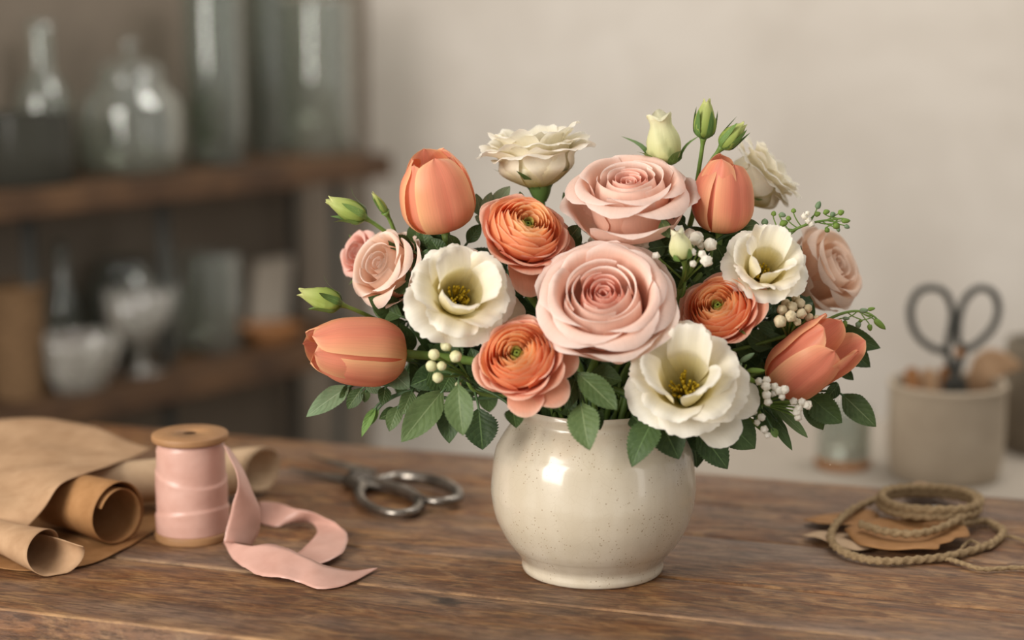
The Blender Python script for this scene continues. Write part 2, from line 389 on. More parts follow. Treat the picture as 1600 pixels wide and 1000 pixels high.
# ------------------------------------------------------------------ flowers
def calyx(par, s, n=5, seed=1, ln=.028, wd=.006, z0=-.002, r=.006, spread=.7, mat='sepal'):
    v, f = lathe(smooth_prof([(.0022 * s, -.006 * s), (r * .75 * s, -.002 * s), (r * s, .004 * s), (r * .9 * s, .008 * s)], 10), 14)
    link('calyx', v, f, 'sepal', par)
    R = random.Random(seed)
    for k in range(n):
        a = 2 * pi * k / n + R.uniform(-.2, .2); sp = spread * R.uniform(.7, 1.25)
        cv = [(r * .7 * s, z0), (r * 1.15 * s, z0 + .25 * ln), (r * s + sp * ln * .5, z0 + .6 * ln), (r * s + sp * ln, z0 + ln * R.uniform(.7, 1))]
        v, f, uv = petal(a, cv, wd * .5, sh_ovate(.25, .9, .5), 1.2, nu=4, nv=8, tip=.0, seed=seed + k)
        link('sepal', v, f, mat, par, uv)

def place(px, py, Y, off, scr, zc, spin=0):
    p = at(px, py, Y); ax = screen_axis(p, off, scr); base = p - ax * zc
    return base, ax, axis_rot(ax, spin)

def tulip(label, px, py, Y, off, scr, wpx, lpx, openness, seed, mats=('tulip', 'tulip_in'), spin=0.0, flare=None):
    s = mpp(at(px, py, Y)); R_, L = wpx * .5 * s, lpx * s
    base, ax, rot = place(px, py, Y, off, scr, L * .5, spin)
    o, inv = thing('tulip', label, 'tulip', base, rot, 'peach and coral tulips in the bouquet')
    R = random.Random(seed)
    for k in range(6):
        inner = k % 2; a = k * pi / 3 + R.uniform(-.12, .12); q = (.86 if inner else .97) * R.uniform(.97, 1.03); op = openness * R.uniform(.7, 1.3)
        if flare and k in flare: op += flare[k]
        ll = L * R.uniform(.90, 1.07) * (1.0 if inner else .97)
        cv = [(.14 * R_, 0), (.68 * R_ * q, .06 * ll), (.97 * R_ * q, .25 * ll), (1.0 * R_ * q, .48 * ll), ((.88 + .5 * op) * R_ * q, .74 * ll), ((.62 + 1.0 * op) * R_ * q, .93 * ll), ((.47 + 1.3 * op) * R_ * q, 1.02 * ll)]
        vs, f, uv = petal(a, cv, R_ * (.80 if inner else .86), sh_ovate(.42, .86, .45), 1.06, ruf=.05 * R_, fr=(2, 5), tip=.0, nu=16, nv=20, seed=seed * 10 + k, curl=-.035 * R_)
        # shallow crease down the middle of every petal
        nu = 17
        for j in range(len(vs)):
            u = -1 + 2 * (j % nu) / 16; v = (j // nu) / 20
            d = V((vs[j].x, vs[j].y, 0)); d = d.normalized() if d.length > 1e-6 else d
            vs[j] = vs[j] - d * (.045 * R_ * math.exp(-(u / .22) ** 2) * sm(.05, .4, v)) + d * (.02 * R_ * noise.noise(V((u * 1.3, v * 2.2, seed + k))))
        link('petal', vs, f, mats[0], o, uv)
    v, f = tube([V((0, 0, .05 * L)), V((0, 0, .3 * L)), V((0, 0, .5 * L))], lambda t: .12 * R_, 8); link('pistil', v, f, 'stem', o)
    stem_to_vase(base, ax, seed, .0034, 'stem', o, inv, .07)
    return o

def rose(label, px, py, Y, off, scr, rpx, hfac, n, seed, mats=('rose', 'rose_deep'), spin=0.0, guard=5, gflare=1.0, open_=1.0, group='garden roses in the bouquet', zc=.55):
    s = mpp(at(px, py, Y)); Rr = rpx * s; H = Rr * hfac
    base, ax, rot = place(px, py, Y, off, scr, H * zc, spin)
    o, inv = thing('rose', label, 'rose', base, rot, group)
    R = random.Random(seed)
    for i in range(n):
        t = i / (n - 1); phi = i * 2.39996 + R.uniform(-.2, .2)
        if t < .58:
            k = t / .58; rho = Rr * (.035 + .50 * k ** 1.25)
            h = H * (.88 + .12 * sin(pi * .5 * k) + R.uniform(-.015, .015))
            cv = [(.08 * Rr * (.5 + k), .02 * H), (rho * 1.10 + .04 * Rr * k, .35 * h), (rho * 1.12 + .03 * Rr, .7 * h), (rho * (1.02 + .06 * k), .94 * h), (rho * (1.0 + .16 * k), h)]
            W = rho * 1.25 + .07 * Rr; rf = .025 * Rr; tip, tp = .14, 2.0; mat = mats[1] if k < .62 else mats[0]; fl = .02
        else:
            k = (t - .58) / .42 * open_; h = H * (1.0 - .20 * k + R.uniform(-.02, .02))
            cv = [(.12 * Rr, .0), ((.46 + .10 * k) * Rr, .18 * h), ((.58 + .06 * k) * Rr, .52 * h), ((.62 + .12 * k) * Rr, .82 * h), ((.68 + .20 * k) * Rr, .98 * h), ((.76 + .26 * k) * Rr, (.98 - .10 * k) * h), ((.80 + .27 * k) * Rr, (.94 - .17 * k) * h)]
            W = Rr * (.60 + .08 * k); rf = .035 * Rr; tip, tp = .30, 2.3; mat = mats[0]; fl = .03
        v, f, uv = petal(phi, cv, W, sh_fan(.35, .5), 1.04, ruf=rf * 1.4, fr=(2.2, 5), tip=tip * 1.1, tp=1.5 if t > .5 else tp, frill=fl * 1.3, nu=18, nv=18, seed=seed * 100 + i, minrc=.62)
        link('petal', v, f, mat, o, uv)
    for g in range(guard):
        phi = g * 2 * pi / guard + R.uniform(-.3, .3) + .5; q = R.uniform(.92, 1.06) * gflare; hh = H * R.uniform(.5, .75)
        cv = [(.10 * Rr, -.01 * H), (.45 * Rr, .08 * H), (.74 * Rr * q, .35 * hh), (.88 * Rr * q, .8 * hh), (.98 * Rr * q, 1.0 * hh), (1.08 * Rr * q, .93 * hh)]
        v, f, uv = petal(phi, cv, Rr * .70, sh_fan(.3, .55), 1.25, ruf=.085 * Rr, fr=(2, 5), tip=.34, tp=1.5, frill=.05, nu=16, nv=16, seed=seed * 100 + 60 + g, minrc=.7)
        link('petal', v, f, mats[0], o, uv)
    calyx(o, Rr / .05, 5, seed, ln=.022, spread=.9)
    stem_to_vase(base - ax * .004, ax, seed, .0026, 'stem', o, inv)
    return o

def ranunculus(label, px, py, Y, off, scr, rpx, hfac, n, seed, spin=0.0, droop=(), zc=.6):
    s = mpp(at(px, py, Y)); Rr = rpx * s; H = Rr * hfac
    base, ax, rot = place(px, py, Y, off, scr, H * zc, spin)
    o, inv = thing('ranunculus', label, 'ranunculus', base, rot, 'apricot ranunculus blooms in the bouquet')
    R = random.Random(seed)
    v, f = lathe(smooth_prof([(.09 * Rr, .5 * H), (.105 * Rr, .66 * H), (.07 * Rr, .76 * H), (.001, .77 * H)], 14), 24, lambda a, z: .16 * sin(4 * a + z * 700))
    link('flower_eye', v, f, 'ran_green', o)
    for i in range(n):
        t = i / (n - 1); phi = i * 2.39996 + R.uniform(-.2, .2); rho = Rr * (.10 + .83 * t ** .95) * R.uniform(.965, 1.035)
        zr = H * (.84 + .5 * t) if t < .32 else H * (1.0 - .62 * ((t - .32) / .68) ** 1.7)
        zr *= R.uniform(.955, 1.045)
        inn = 1.30 - .42 * t
        if t < .75:
            cv = [(.08 * Rr, .02 * H), (rho * inn * .9, .30 * zr), (rho * (inn * .55 + .5), .62 * zr), (rho * 1.03, .88 * zr), (rho * (.97 + .06 * t), zr)]
            W = rho * .66 + .05 * Rr; mat = 'ran_green' if t < .06 else ('ran_in' if t < .42 else 'ran'); ruf = .012 * Rr
        else:
            k = (t - .75) / .25
            cv = [(.10 * Rr, -.0), (rho * .55, .10 * zr), (rho * .85, .50 * zr), (rho * 1.0, .85 * zr), (rho * (1.04 + .06 * k), zr), (rho * (1.08 + .12 * k), zr * (1 - .08 * k))]
            W = rho * .56 + .04 * Rr; mat = 'ran_out' if k > .2 else 'ran'; ruf = .05 * Rr
        v, f, uv = petal(phi, cv, W, sh_fan(.3, .6), 1.02, ruf=ruf * 1.3, fr=(2.5, 5), tip=.40, tp=2.0, frill=.02, nu=10, nv=12, seed=seed * 200 + i, minrc=.62)
        link('petal', v, f, mat, o, uv)
    for g, (ang, q, dz) in enumerate(droop):
        cv = [(.1 * Rr, -.02 * H), (.5 * Rr, .04 * H), (.85 * Rr * q, .10 * H + dz * .4 * Rr), (1.08 * Rr * q, .10 * H + dz * .75 * Rr), (1.24 * Rr * q, .04 * H + dz * Rr)]
        v, f, uv = petal(radians(ang), cv, Rr * .42, sh_fan(.3, .6), 1.5, ruf=.05 * Rr, fr=(2, 5), tip=.34, tp=2.2, frill=.02, nu=12, nv=12, seed=seed * 200 + 90 + g, minrc=.9)
        link('petal', v, f, 'ran_out', o, uv)
    calyx(o, Rr / .05, 5, seed, ln=.02, spread=1.1)
    stem_to_vase(base - ax * .004, ax, seed, .0026, 'stem', o, inv)
    return o

def lisianthus(label, px, py, Y, off, scr, rpx, seed, spin=0.0, cup=0.0, extra=(), center=True, zs=1.0, WW=1.0, bowl=False, group='cream lisianthus blooms in the bouquet', zc=.034, mats=('lis', 'lis_in'), third=3):
    s = mpp(at(px, py, Y)); Rr = rpx * s; k_ = Rr / .045
    base, ax, rot = place(px, py, Y, off, scr, zc * k_, spin)
    o, inv = thing('lisianthus', label, 'lisianthus', base, rot, group)
    R = random.Random(seed)
    def whorl(n, rr, z0, up, W, off_, mat, ruf):
        for k in range(n):
            a = off_ + 2 * pi * k / n + R.uniform(-.12, .12); q = R.uniform(.92, 1.06); u = (up * .42 if bowl else up) + R.uniform(-.1, .1) + cup; q *= (R.uniform(.86, 1.12) if bowl else 1)
            cv = [(.004 * k_, 0), (.012 * k_, .013 * k_ + z0), (.26 * rr + .010 * k_, .026 * k_ + z0 + u * .006), (.62 * rr * q, (.033 + .012 * u) * k_ + z0), (.86 * rr * q, (.036 + .024 * u) * k_ + z0), (1.02 * rr * q, (.033 + .030 * u) * k_ + z0)]
            if bowl: cv[1] = (.017 * k_, .008 * k_); cv[2] = (.32 * rr + .013 * k_, (.019 + u * .004) * k_)
            cv = [(r, z * zs) for r, z in cv]
            v, f, uv = petal(a, cv, W * WW * rr, sh_fan(.16, .62), 1.25, ruf=ruf * rr * 1.35, fr=(3.6, 9), tip=.22, tp=2.8, frill=.11, nu=26, nv=18, seed=seed * 50 + k + int(W * 1000), minrc=.75)
            link('petal', v, f, mat, o, uv)
    whorl(5, Rr, -.003 * k_, -.15, .64, 0, mats[0], .075)
    whorl(5, Rr * .86, .001 * k_, .35, .60, .6, mats[1], .085)
    if third: whorl(third, Rr * (.74 if bowl else .62), .003 * k_, .95, .62, .2, mats[1], .11 if bowl else .07)
    for (ang, q, dz) in extra:
        cv = [(.004 * k_, 0), (.3 * Rr, .010 * k_), (.7 * Rr * q, .014 * k_ + dz * .5), (1.0 * Rr * q, .012 * k_ + dz), (1.15 * Rr * q, .008 * k_ + dz)]
        v, f, uv = petal(radians(ang), cv, Rr * .36, sh_fan(.2, .6), 1.6, ruf=.06 * Rr, fr=(3, 7), tip=.28, frill=.05, nu=16, nv=14, seed=seed * 50 + 40, minrc=.9)
        link('petal', v, f, mats[0], o, uv)
    if center:
        ps = []
        for k in range(44):
            a = R.uniform(0, 6.28); q = sqrt(R.uniform(0, 1)) * .0105 * k_; h = R.uniform(.020, .031) * k_
            p0 = V((q * .3 * cos(a), q * .3 * sin(a), .010 * k_)); p2 = V((q * cos(a), q * sin(a), h))
            ps.append(tube([p0, (p0 + p2) * .5 + V((0, 0, .001)), p2 - V((0, 0, .0012)), p2], lambda t: .0005 * k_ if t < .6 else .0011 * k_, 5))
        v, f = join(*ps); link('stamen_tuft', v, f, 'stamen', o)
    calyx(o, k_ * (1.7 if bowl else 1.0), 5, seed, ln=.024 * k_, wd=.007 * k_, spread=1.15 if bowl else .75)
    stem_to_vase(base - ax * .004, ax, seed, .0024, 'stem', o, inv)
    return o

def bud_part(par, inv, base, ax, L, Rb, mat, seed, open_=0.0, sep=5, seplen=.8, sepspread=.25, lobes=3):
    """a closed, twisted bud with its sepals, under PAR."""
    rot = axis_rot(ax, seed * 1.3).to_4x4(); T = inv @ Matrix.Translation(base) @ rot
    vs = []; uv = []; nv, nu = 22, 28
    prof = [(.25, 0), (.8, .12), (1.0, .32), (.93, .55), (.62, .8), (.34 + open_, .95), (.30 + open_ * 1.3, 1.0)]
    for j in range(nv + 1):
        v = j / nv; r, z = catmull(prof, v)
        for i in range(nu):
            a = 2 * pi * i / nu; lob = ((a * lobes / (2 * pi) + v * .9) % 1.0)
            rr = Rb * r * (1 + .20 * (lob - .5) * sm(0, .3, v)); top = (1 + .07 * sin(a * lobes + 1) * sm(.7, 1, v))
            vs.append(T @ V((rr * cos(a), rr * sin(a), L * z * top))); uv.append((i / nu, v))
    vs.append(T @ V((0, 0, L * .93))); uv.append((.5, .9))
    fs = grid_faces(nu, nv, True); o0 = nv * nu
    fs += [(o0 + i, o0 + (i + 1) % nu, len(vs) - 1) for i in range(nu)]
    b = link('bud', vs, fs, mat, par, uv)
    R = random.Random(seed)
    for k in range(sep):
        a = 2 * pi * k / sep + .4; sl = L * seplen * R.uniform(.8, 1.1); sp = sepspread * R.uniform(.3, 1.6)
        cv = [(Rb * .25, -.02 * L), (Rb * .92, .16 * sl), (Rb * 1.07, .42 * sl), (Rb * (1.02 + sp * .8), .75 * sl), (Rb * (.85 + sp * 2.4), 1.0 * sl)]
        v, f, uv = petal(a, cv, Rb * .34, sh_ovate(.3, 1.0, .7), 1.1, tip=0, nu=5, nv=10, seed=seed + k)
        link('sepal', [T @ p for p in v], f, 'sepal', b, uv)
    return b

def bud_stem(label, buds, junction, seed, mat_stem='stem', name='lisianthus_bud', cat='bud'):
    """buds: (base px, base py, tip px, tip py, Y, width px, material, open, sepal length, sepal spread)"""
    jp = at(*junction); o, inv = thing(name, label, cat, jp, None, 'bud stems in the bouquet')
    for k, (bx, by, tx, ty, Y, wpx, mat, op, sl, ss) in enumerate(buds):
        b, t = at(bx, by, Y), at(tx, ty, Y - .006); ax = (t - b).normalized(); L = (t - b).length
        bud_part(o, inv, b, ax, L, wpx * .5 * mpp(b), mat, seed + k, op, 5, sl, ss)
        d = (jp - b).length
        v, f = tube(bez(b + ax * .002, b - ax * d * .35, jp + (b - jp) * .25 + V((0, 0, .0)), jp, 12), lambda q: .0016 if q > .12 else .0016 + (.12 - q) * .018, 8)
        link('stem', v, f, mat_stem, o, inv=inv)
    stem_to_vase(jp, (at(junction[0], junction[1] - 50, junction[2]) - jp).normalized(), seed, .0021, mat_stem, o, inv, name='stem')
    return o

# ---- the blooms, back to front
rose('pale blush rose turned away at the far right edge of the bouquet', 1284, 425, .07, 62, 28, 68, 1.25, 16, 31, ('rose_pale', 'rose_pale'), .8, 5, 1.0, .7, zc=.5)
rose('small pink spray rose half hidden behind the peach spray rose', 566, 398, .06, 55, 160, 40, 1.1, 14, 32, ('rose_pink', 'rose_pink'), .2, 5, 1.0, .8)
rose('small pale peach spray rose facing sideways above the left lying tulip', 609, 420, .02, 52, 152, 66, 1.15, 18, 33, ('rose_peach', 'rose_peach'), 1.2, 5, 1.0, .9)
lisianthus('cream lisianthus standing highest at the back, seen side-on with green calyx', 838, 244, .04, 86, 97, 90, 41, .5, cup=.22, center=False, third=6, zc=.026, zs=.84, WW=1.15, bowl=True)
lisianthus('soft white lisianthus turned away behind the upright right tulip', 1188, 280, .07, 86, 42, 72, 42, .2, cup=.2, center=False, third=5, zc=.028, zs=.95, WW=1.15, bowl=True)
tulip('peach tulip standing upright at the top left of the bouquet', 681, 299, .0, 72, 102, 120, 128, .06, 11, spin=.75, flare={2: -.05, 5: .12})
tulip('coral orange tulip standing upright beside the upper pink rose', 1130, 306, .0, 72, 86, 98, 114, .0, 12, ('tulip_coral', 'tulip_in'), spin=1.1)
rose('large blush pink rose at the top centre seen from the side', 984, 312, -.005, 60, 93, 98, 1.0, 25, 34, spin=.4, guard=5, gflare=1.08)
ranunculus('apricot ranunculus below the highest cream bloom with a drooping petal', 822, 356, -.03, 44, 66, 75, .92, 72, 21, .4, droop=((268, 1.0, -.25), (330, 1.0, 0), (20, 1.05, .0), (-8, 1.0, .05)))
tulip('orange tulip lying sideways at the far left of the bouquet', 559, 549, -.02, 72, 176, 114, 152, .06, 13, spin=.9 + pi / 3, flare={1: .10, 3: .06})
tulip('coral tulip leaning out at the far right, petals starting to open', 1262, 562, -.03, 68, 42, 102, 138, .22, 14, ('tulip_coral', 'tulip_in'), spin=.6, flare={0: .3, 5: .15})
lisianthus('small cream lisianthus at the upper right beside the coral tulip', 1195, 416, -.03, 34, 70, 68, 43, .9, cup=.25, zc=.036)
ranunculus('orange ranunculus right of the large central rose', 1124, 481, -.045, 34, 118, 67, .9, 72, 22, 1.5, droop=((350, 1.0, .0), (300, 1.0, .0)))
lisianthus('wide cream lisianthus with yellow stamens at the left of the bouquet', 720, 456, -.06, 22, 60, 88, 44, .15, cup=.15, extra=((-8, 1.15, .0),), zc=.038)
rose('largest blush pink rose, facing forward at the centre of the bouquet', 945, 476, -.065, 34, 96, 108, .95, 28, 35, spin=.1, guard=6, gflare=1.06)
ranunculus('coral ranunculus hanging low over the vase rim at front left', 810, 556, -.085, 30, 118, 72, .95, 72, 23, .9, droop=((255, 1.05, -.1), (300, 1.0, .0), (215, 1.0, .0), (350, 1.05, -.1)))
lisianthus('large cream lisianthus low at the front right above the vase rim', 1068, 592, -.085, 24, 96, 98, 45, 1.0, cup=.1, extra=((-70, 1.05, 0), (-110, 1.0, 0)), zc=.038)

# ---- buds
bud_stem('single half-open cream bud standing above the upper pink rose', [(1040, 258, 1030, 180, .03, 54, 'bud', .32, .55, .6)], (1042, 330, .035), 51)
bud_stem('forked stem with two green buds, the tallest in the bouquet', [(1099, 216, 1105, 158, .02, 34, 'bud_green', .02, .75, .1), (1127, 231, 1162, 194, .02, 30, 'bud_green', .0, .95, .1)], (1088, 290, .03), 52)
bud_stem('forked stem with a green bud and a tiny bud at the upper left', [(571, 341, 514, 313, .02, 34, 'bud_green', .05, .7, .35), (604, 334, 583, 302, .02, 13, 'bud_green', .0, .9, .0)], (622, 378, .03), 53)
bud_stem('single green bud reaching far out to the left above the lying tulip', [(533, 476, 470, 456, .0, 36, 'bud_green', .05, .7, .35)], (590, 500, .02), 54)
bud_stem('plump pale green bud nestled among white blossoms right of the central rose', [(1068, 404, 1058, 362, -.045, 36, 'bud', .2, .45, .1)], (1062, 450, -.01), 55)

# ---- blossom and berry sprigs
def blossom_geo(c, r, seed, lob=.16):
    vs = []; n, m = 20, 12; R = random.Random(seed); ax = axis_rot(V((R.uniform(-1, 1), -1, R.uniform(-.2, 1))))
    for j in range(m + 1):
        th = pi * j / m
        for i in range(n):
            ph = 2 * pi * i / n
            d = V((sin(th) * cos(ph), sin(th) * sin(ph), cos(th))); rr = r * (1 + lob * noise.noise(d * 3.2 + V((seed, 0, 0))) * 2 + lob * .6 * sin(5 * ph) * sin(th))
            vs.append(c + ax @ d * rr)
    return vs, grid_faces(n, m, True)
def berry_sprig(label, name, cat, balls, junction, mat, seed, lob=.05, part='berry', stemr=.0008, stemmat='stem', group='blossom and berry sprigs in the bouquet'):
    jp = at(*junction); o, inv = thing(name, label, cat, jp, None, group)
    for k, (px, py, Y, rp) in enumerate(balls):
        c = at(px, py, Y); r = rp * mpp(c)
        v, f = blossom_geo(c, r, seed + k, lob); link(part, v, f, mat, o, inv=inv)
        mid = (c + jp) * .5 + V((0, .008, .0))
        v, f = tube(bez(c, c * .7 + mid * .3, mid * .6 + jp * .4, jp, 8), stemr, 6); link('stalk', v, f, stemmat, o, inv=inv)
    stem_to_vase(jp, V((0, 0, 1)), seed, .0014, stemmat, o, inv)
    return o
berry_sprig('sprig of cream round berry buds between the lying tulip and front ranunculus', 'berry_sprig', 'berry sprig',
    [(697, 540, -.07, 9), (678, 554, -.075, 9), (712, 557, -.075, 9.5), (674, 572, -.075, 9), (690, 572, -.08, 7.5), (684, 590, -.075, 8.5), (716, 601, -.06, 5)], (730, 588, -.04), 'berry', 61)
berry_sprig('white gypsophila sprig around the pale green bud right of the central rose', 'gypsophila_sprig', 'filler flower',
    [(1088, 372, -.03, 11), (1078, 366, -.02, 9), (1110, 382, -.035, 10), (1082, 394, -.05, 6), (1097, 397, -.05, 6), (1104, 408, -.055, 9), (1083, 412, -.05, 5.5), (1025, 400, -.05, 6), (1096, 384, -.03, 6)], (1070, 440, -.02), 'white_bloom', 62, .16, 'blossom')
berry_sprig('white gypsophila showing in the gap under the upper pink rose', 'gypsophila_sprig', 'filler flower',
    [(930, 378, .02, 11), (944, 384, .02, 8), (985, 384, -.02, 9), (996, 380, -.02, 8), (1006, 383, -.02, 8), (920, 386, .02, 9)], (965, 430, .0), 'white_bloom', 63, .16, 'blossom')
berry_sprig('dense beige berry cluster above the far right coral tulip', 'berry_sprig', 'berry sprig',
    [(1219, 502, -.05, 10), (1236, 494, -.05, 9), (1222, 484, -.04, 8), (1237, 480, -.035, 9), (1250, 474, -.03, 8), (1252, 490, -.035, 8), (1262, 482, -.03, 7), (1246, 503, -.045, 6), (1264, 496, -.03, 7), (1276, 497, -.03, 5), (1228, 474, -.03, 7), (1243, 465, -.025, 7)], (1232, 530, -.01), 'beige_berry', 64, .1)
berry_sprig('white gypsophila sprig hanging below the far right coral tulip', 'gypsophila_sprig', 'filler flower',
    [(1186, 596, -.07, 6), (1198, 594, -.07, 6), (1197, 604, -.075, 7), (1198, 617, -.075, 7), (1200, 628, -.075, 6), (1210, 604, -.07, 6), (1217, 610, -.07, 7), (1226, 609, -.07, 7), (1208, 615, -.07, 5), (1222, 620, -.07, 5), (1240, 627, -.06, 6), (1253, 628, -.06, 6), (1262, 633, -.06, 7), (1245, 644, -.06, 7), (1247, 652, -.06, 6), (1248, 638, -.06, 6)], (1190, 632, -.04), 'white_bloom', 65, .16, 'blossom')
berry_sprig('white gypsophila sprig with tiny green buds beside the low cream lisianthus', 'gypsophila_sprig', 'filler flower',
    [(1166, 636, -.07, 7), (1177, 643, -.07, 6), (1190, 652, -.07, 6), (1194, 671, -.07, 6), (1183, 660, -.07, 5), (1199, 680, -.07, 5), (1171, 630, -.07, 6)], (1160, 650, -.03), 'white_bloom', 66, .16, 'blossom')

def pod_sprig(label, stem_pts, pods, seed, white=()):
    pts = [at(*p) for p in stem_pts]; o, inv = thing('bud_sprig', label, 'bud sprig', pts[0], None, 'wispy green bud sprigs')
    sp = smooth_pts(pts, 24); v, f = tube(sp, lambda t: .0015 - .0009 * t, 6); link('stem', v, f, 'stem', o, inv=inv)
    for k, (px, py, dx, dy, ln, w) in enumerate(pods):
        b = at(px, py, pts[-1].y); d = (at(px + dx, py + dy, pts[-1].y) - b).normalized(); L = ln * mpp(b)
        n0 = min(sp[3:], key=lambda q: (q - b).length if True else 0)
        n0 = min(sp, key=lambda q: abs((q - b).length - .012))
        v, f = lathe(smooth_prof([(.0002, 0), (.45, .2), (.5, .5), (.35, .8), (.02, 1)], 10), 10)
        T = Matrix.Translation(b) @ axis_rot(d).to_4x4() @ Matrix.Diagonal((w * mpp(b), w * mpp(b), L, 1))
        link('bud', [T @ x for x in v], f, 'bud_green' if (k % 3) else 'leaf_grey', o, inv=inv)
        v, f = tube(bez(n0, n0 * .5 + b * .5 - V((0, 0, .002)), b - d * L * .3, b + d * L * .1, 6), .0005, 5); link('stalk', v, f, 'stem', o, inv=inv)
    for k, (px, py, rp) in enumerate(white):
        c = at(px, py, pts[-1].y - .005); v, f = blossom_geo(c, rp * mpp(c), seed + k, .18); link('blossom', v, f, 'white_bloom', o, inv=inv)
    stem_to_vase(pts[0], (sp[1] - sp[0]).normalized(), seed, .0014, 'stem', o, inv)
pod_sprig('wispy sprig of tiny green buds reaching out at the upper right', [(1195, 385, .0), (1235, 362, .0), (1270, 348, .0), (1310, 342, .0), (1322, 342, .0)],
    [(1195, 352, 0, -1, 11, 11), (1208, 338, .2, -1, 9, 8), (1218, 350, 1, -.2, 14, 10), (1217, 334, 1, .3, 12, 8), (1228, 340, 1, .3, 9, 8), (1240, 333, 0, -1, 8, 8), (1276, 327, .4, -1, 14, 9), (1272, 336, 1, -.3, 11, 8), (1286, 332, 1, -.2, 11, 8), (1297, 336, 1, -.3, 9, 8), (1309, 334, 1, -.4, 11, 9), (1314, 345, 1, 0, 15, 8), (1319, 352, 1, .5, 10, 7), (1302, 350, 1, .6, 12, 11), (1289, 357, .8, .6, 9, 8), (1309, 356, .3, 1, 7, 6), (1228, 371, 0, 1, 8, 8)], 71,
    [(1257, 338, 5), (1263, 345, 5), (1268, 350, 5), (1262, 333, 3.5)])
pod_sprig('wispy sprig of yellowish green buds just above the far right leaves', [(1288, 502, .0), (1315, 490, .0), (1340, 486, .0), (1362, 492, .0), (1380, 508, .0)],
    [(1342, 486, 1, -.1, 15, 8), (1355, 484, 1, -.2, 13, 6), (1320, 500, 0, 1, 13, 8), (1341, 502, 0, 1, 12, 9), (1358, 506, .2, 1, 12, 8), (1365, 498, .9, .8, 26, 10), (1316, 497, 1, .1, 12, 6), (1345, 499, 0, 1, 5, 6)], 72)
pod_sprig('three slender pale green buds between the low lisianthus and coral tulip', [(1150, 600, -.05), (1158, 585, -.06), (1166, 570, -.065)],
    [(1155, 566, 1, -.6, 28, 9), (1166, 579, 1, 0, 30, 9), (1160, 586, 1, .55, 26, 9), (1152, 578, .6, -1, 14, 6)], 73)

# ---- leaves
def leaf_sprig(label, leaves, junction, seed, group=None, name='leaf_sprig', stemmat='stem_dark', stemr=.0014, vase=True):
    """leaves: (base px, py, tip px, py, width px, Ybase, Ytip, material, serration)"""
    jp = at(*junction); o, inv = thing(name, label, 'leaf sprig', jp, None, group); R = random.Random(seed)
    for k, (bx, by, tx, ty, w, Yb, Yt, mat, se) in enumerate(leaves):
        b, t = at(bx, by, Yb), at(tx, ty, Yt); face = (TOCAM(b) + V((R.uniform(-.35, .35), 0, R.uniform(-.1, .4)))).normalized()
        v, f, uv = leaf_geo(b, t, w * mpp(b), face, se * .95, R.uniform(.12, .38), R.uniform(.05, .2), 15 if se else 1, R.uniform(.36, .46), seed=seed + k, wave=.012)
        link('leaf', v, f, mat, o, uv, inv=inv)
        d = (b - jp).length
        if d > .002:
            td = (t - b).normalized(); v, f = tube(bez(b + td * .003, b - td * d * .3, jp * .7 + b * .3, jp, 8), stemr * .7, 6)
            link('leaf_stalk', v, f, stemmat, o, inv=inv)
    if vase: stem_to_vase(jp, V((0, 0, 1)) if jp.z > .17 else (V((jp.x, jp.y, 0)).normalized() * .8 + V((0, 0, .6))).normalized(), seed, stemr, stemmat, o, inv, .035)
    return o
G = 'leafy sprigs around the vase rim'
leaf_sprig('four large drooping green leaves at the lower left below the berries', [
    (692, 610, 627, 691, 50, -.05, -.075, 'leaf', .06), (716, 600, 724, 681, 48, -.075, -.09, 'leaf', .08), (702, 625, 702, 693, 40, -.05, -.06, 'leaf_dark', .0),
    (748, 638, 754, 703, 58, -.05, -.06, 'leaf_dark', .16), (672, 575, 700, 612, 44, -.03, -.03, 'leaf_dark', .05), (800, 640, 806, 669, 34, -.06, -.075, 'leaf_dark', .22), (705, 585, 690, 612, 36, -.04, -.05, 'leaf_dark', .05)], (738, 600, -.03), 81, G)
leaf_sprig('thin trailing sprig of small leaves below the lying tulip', [
    (612, 580, 640, 607, 36, -.0, -.01, 'leaf_grey', .05), (602, 604, 597, 634, 22, -.0, -.01, 'leaf', .1), (644, 611, 627, 649, 27, -.01, -.02, 'leaf', .05), (622, 640, 592, 655, 20, -.0, -.01, 'leaf', .05),
    (623, 634, 608, 674, 26, -.005, -.015, 'leaf', .05), (566, 606, 543, 639, 24, .0, .0, 'leaf', .1), (572, 607, 570, 629, 15, .0, .0, 'leaf', .05), (570, 602, 600, 612, 18, .0, .0, 'leaf_grey', .05), (587, 636, 565, 683, 15, .0, -.01, 'sepal', .05), (592, 637, 572, 668, 13, .0, -.005, 'sepal', .05),
    (694, 582, 641, 603, 44, -.02, -.03, 'leaf_dark', .05), (676, 610, 650, 622, 22, -.01, -.02, 'leaf_dark', .05)], (650, 606, .0), 82, G)
leaf_sprig('single pale grey-green leaf hanging at the far left below the lying tulip', [(546, 603, 478, 652, 33, .01, -.01, 'leaf_grey', .05), (548, 604, 530, 622, 16, .012, .0, 'leaf_dark', .05)], (600, 588, .02), 83, G)
leaf_sprig('three serrated leaves hanging over the vase front under the ranunculus', [
    (902, 582, 964, 641, 46, -.08, -.1, 'leaf', .14), (908, 630, 921, 704, 54, -.08, -.105, 'leaf', .16), (922, 584, 972, 595, 40, -.05, -.06, 'leaf_dark', .14), (918, 640, 938, 672, 34, -.07, -.085, 'leaf_dark', .16), (900, 590, 885, 640, 34, -.05, -.06, 'leaf_dark', .1)], (905, 600, -.05), 84, G)
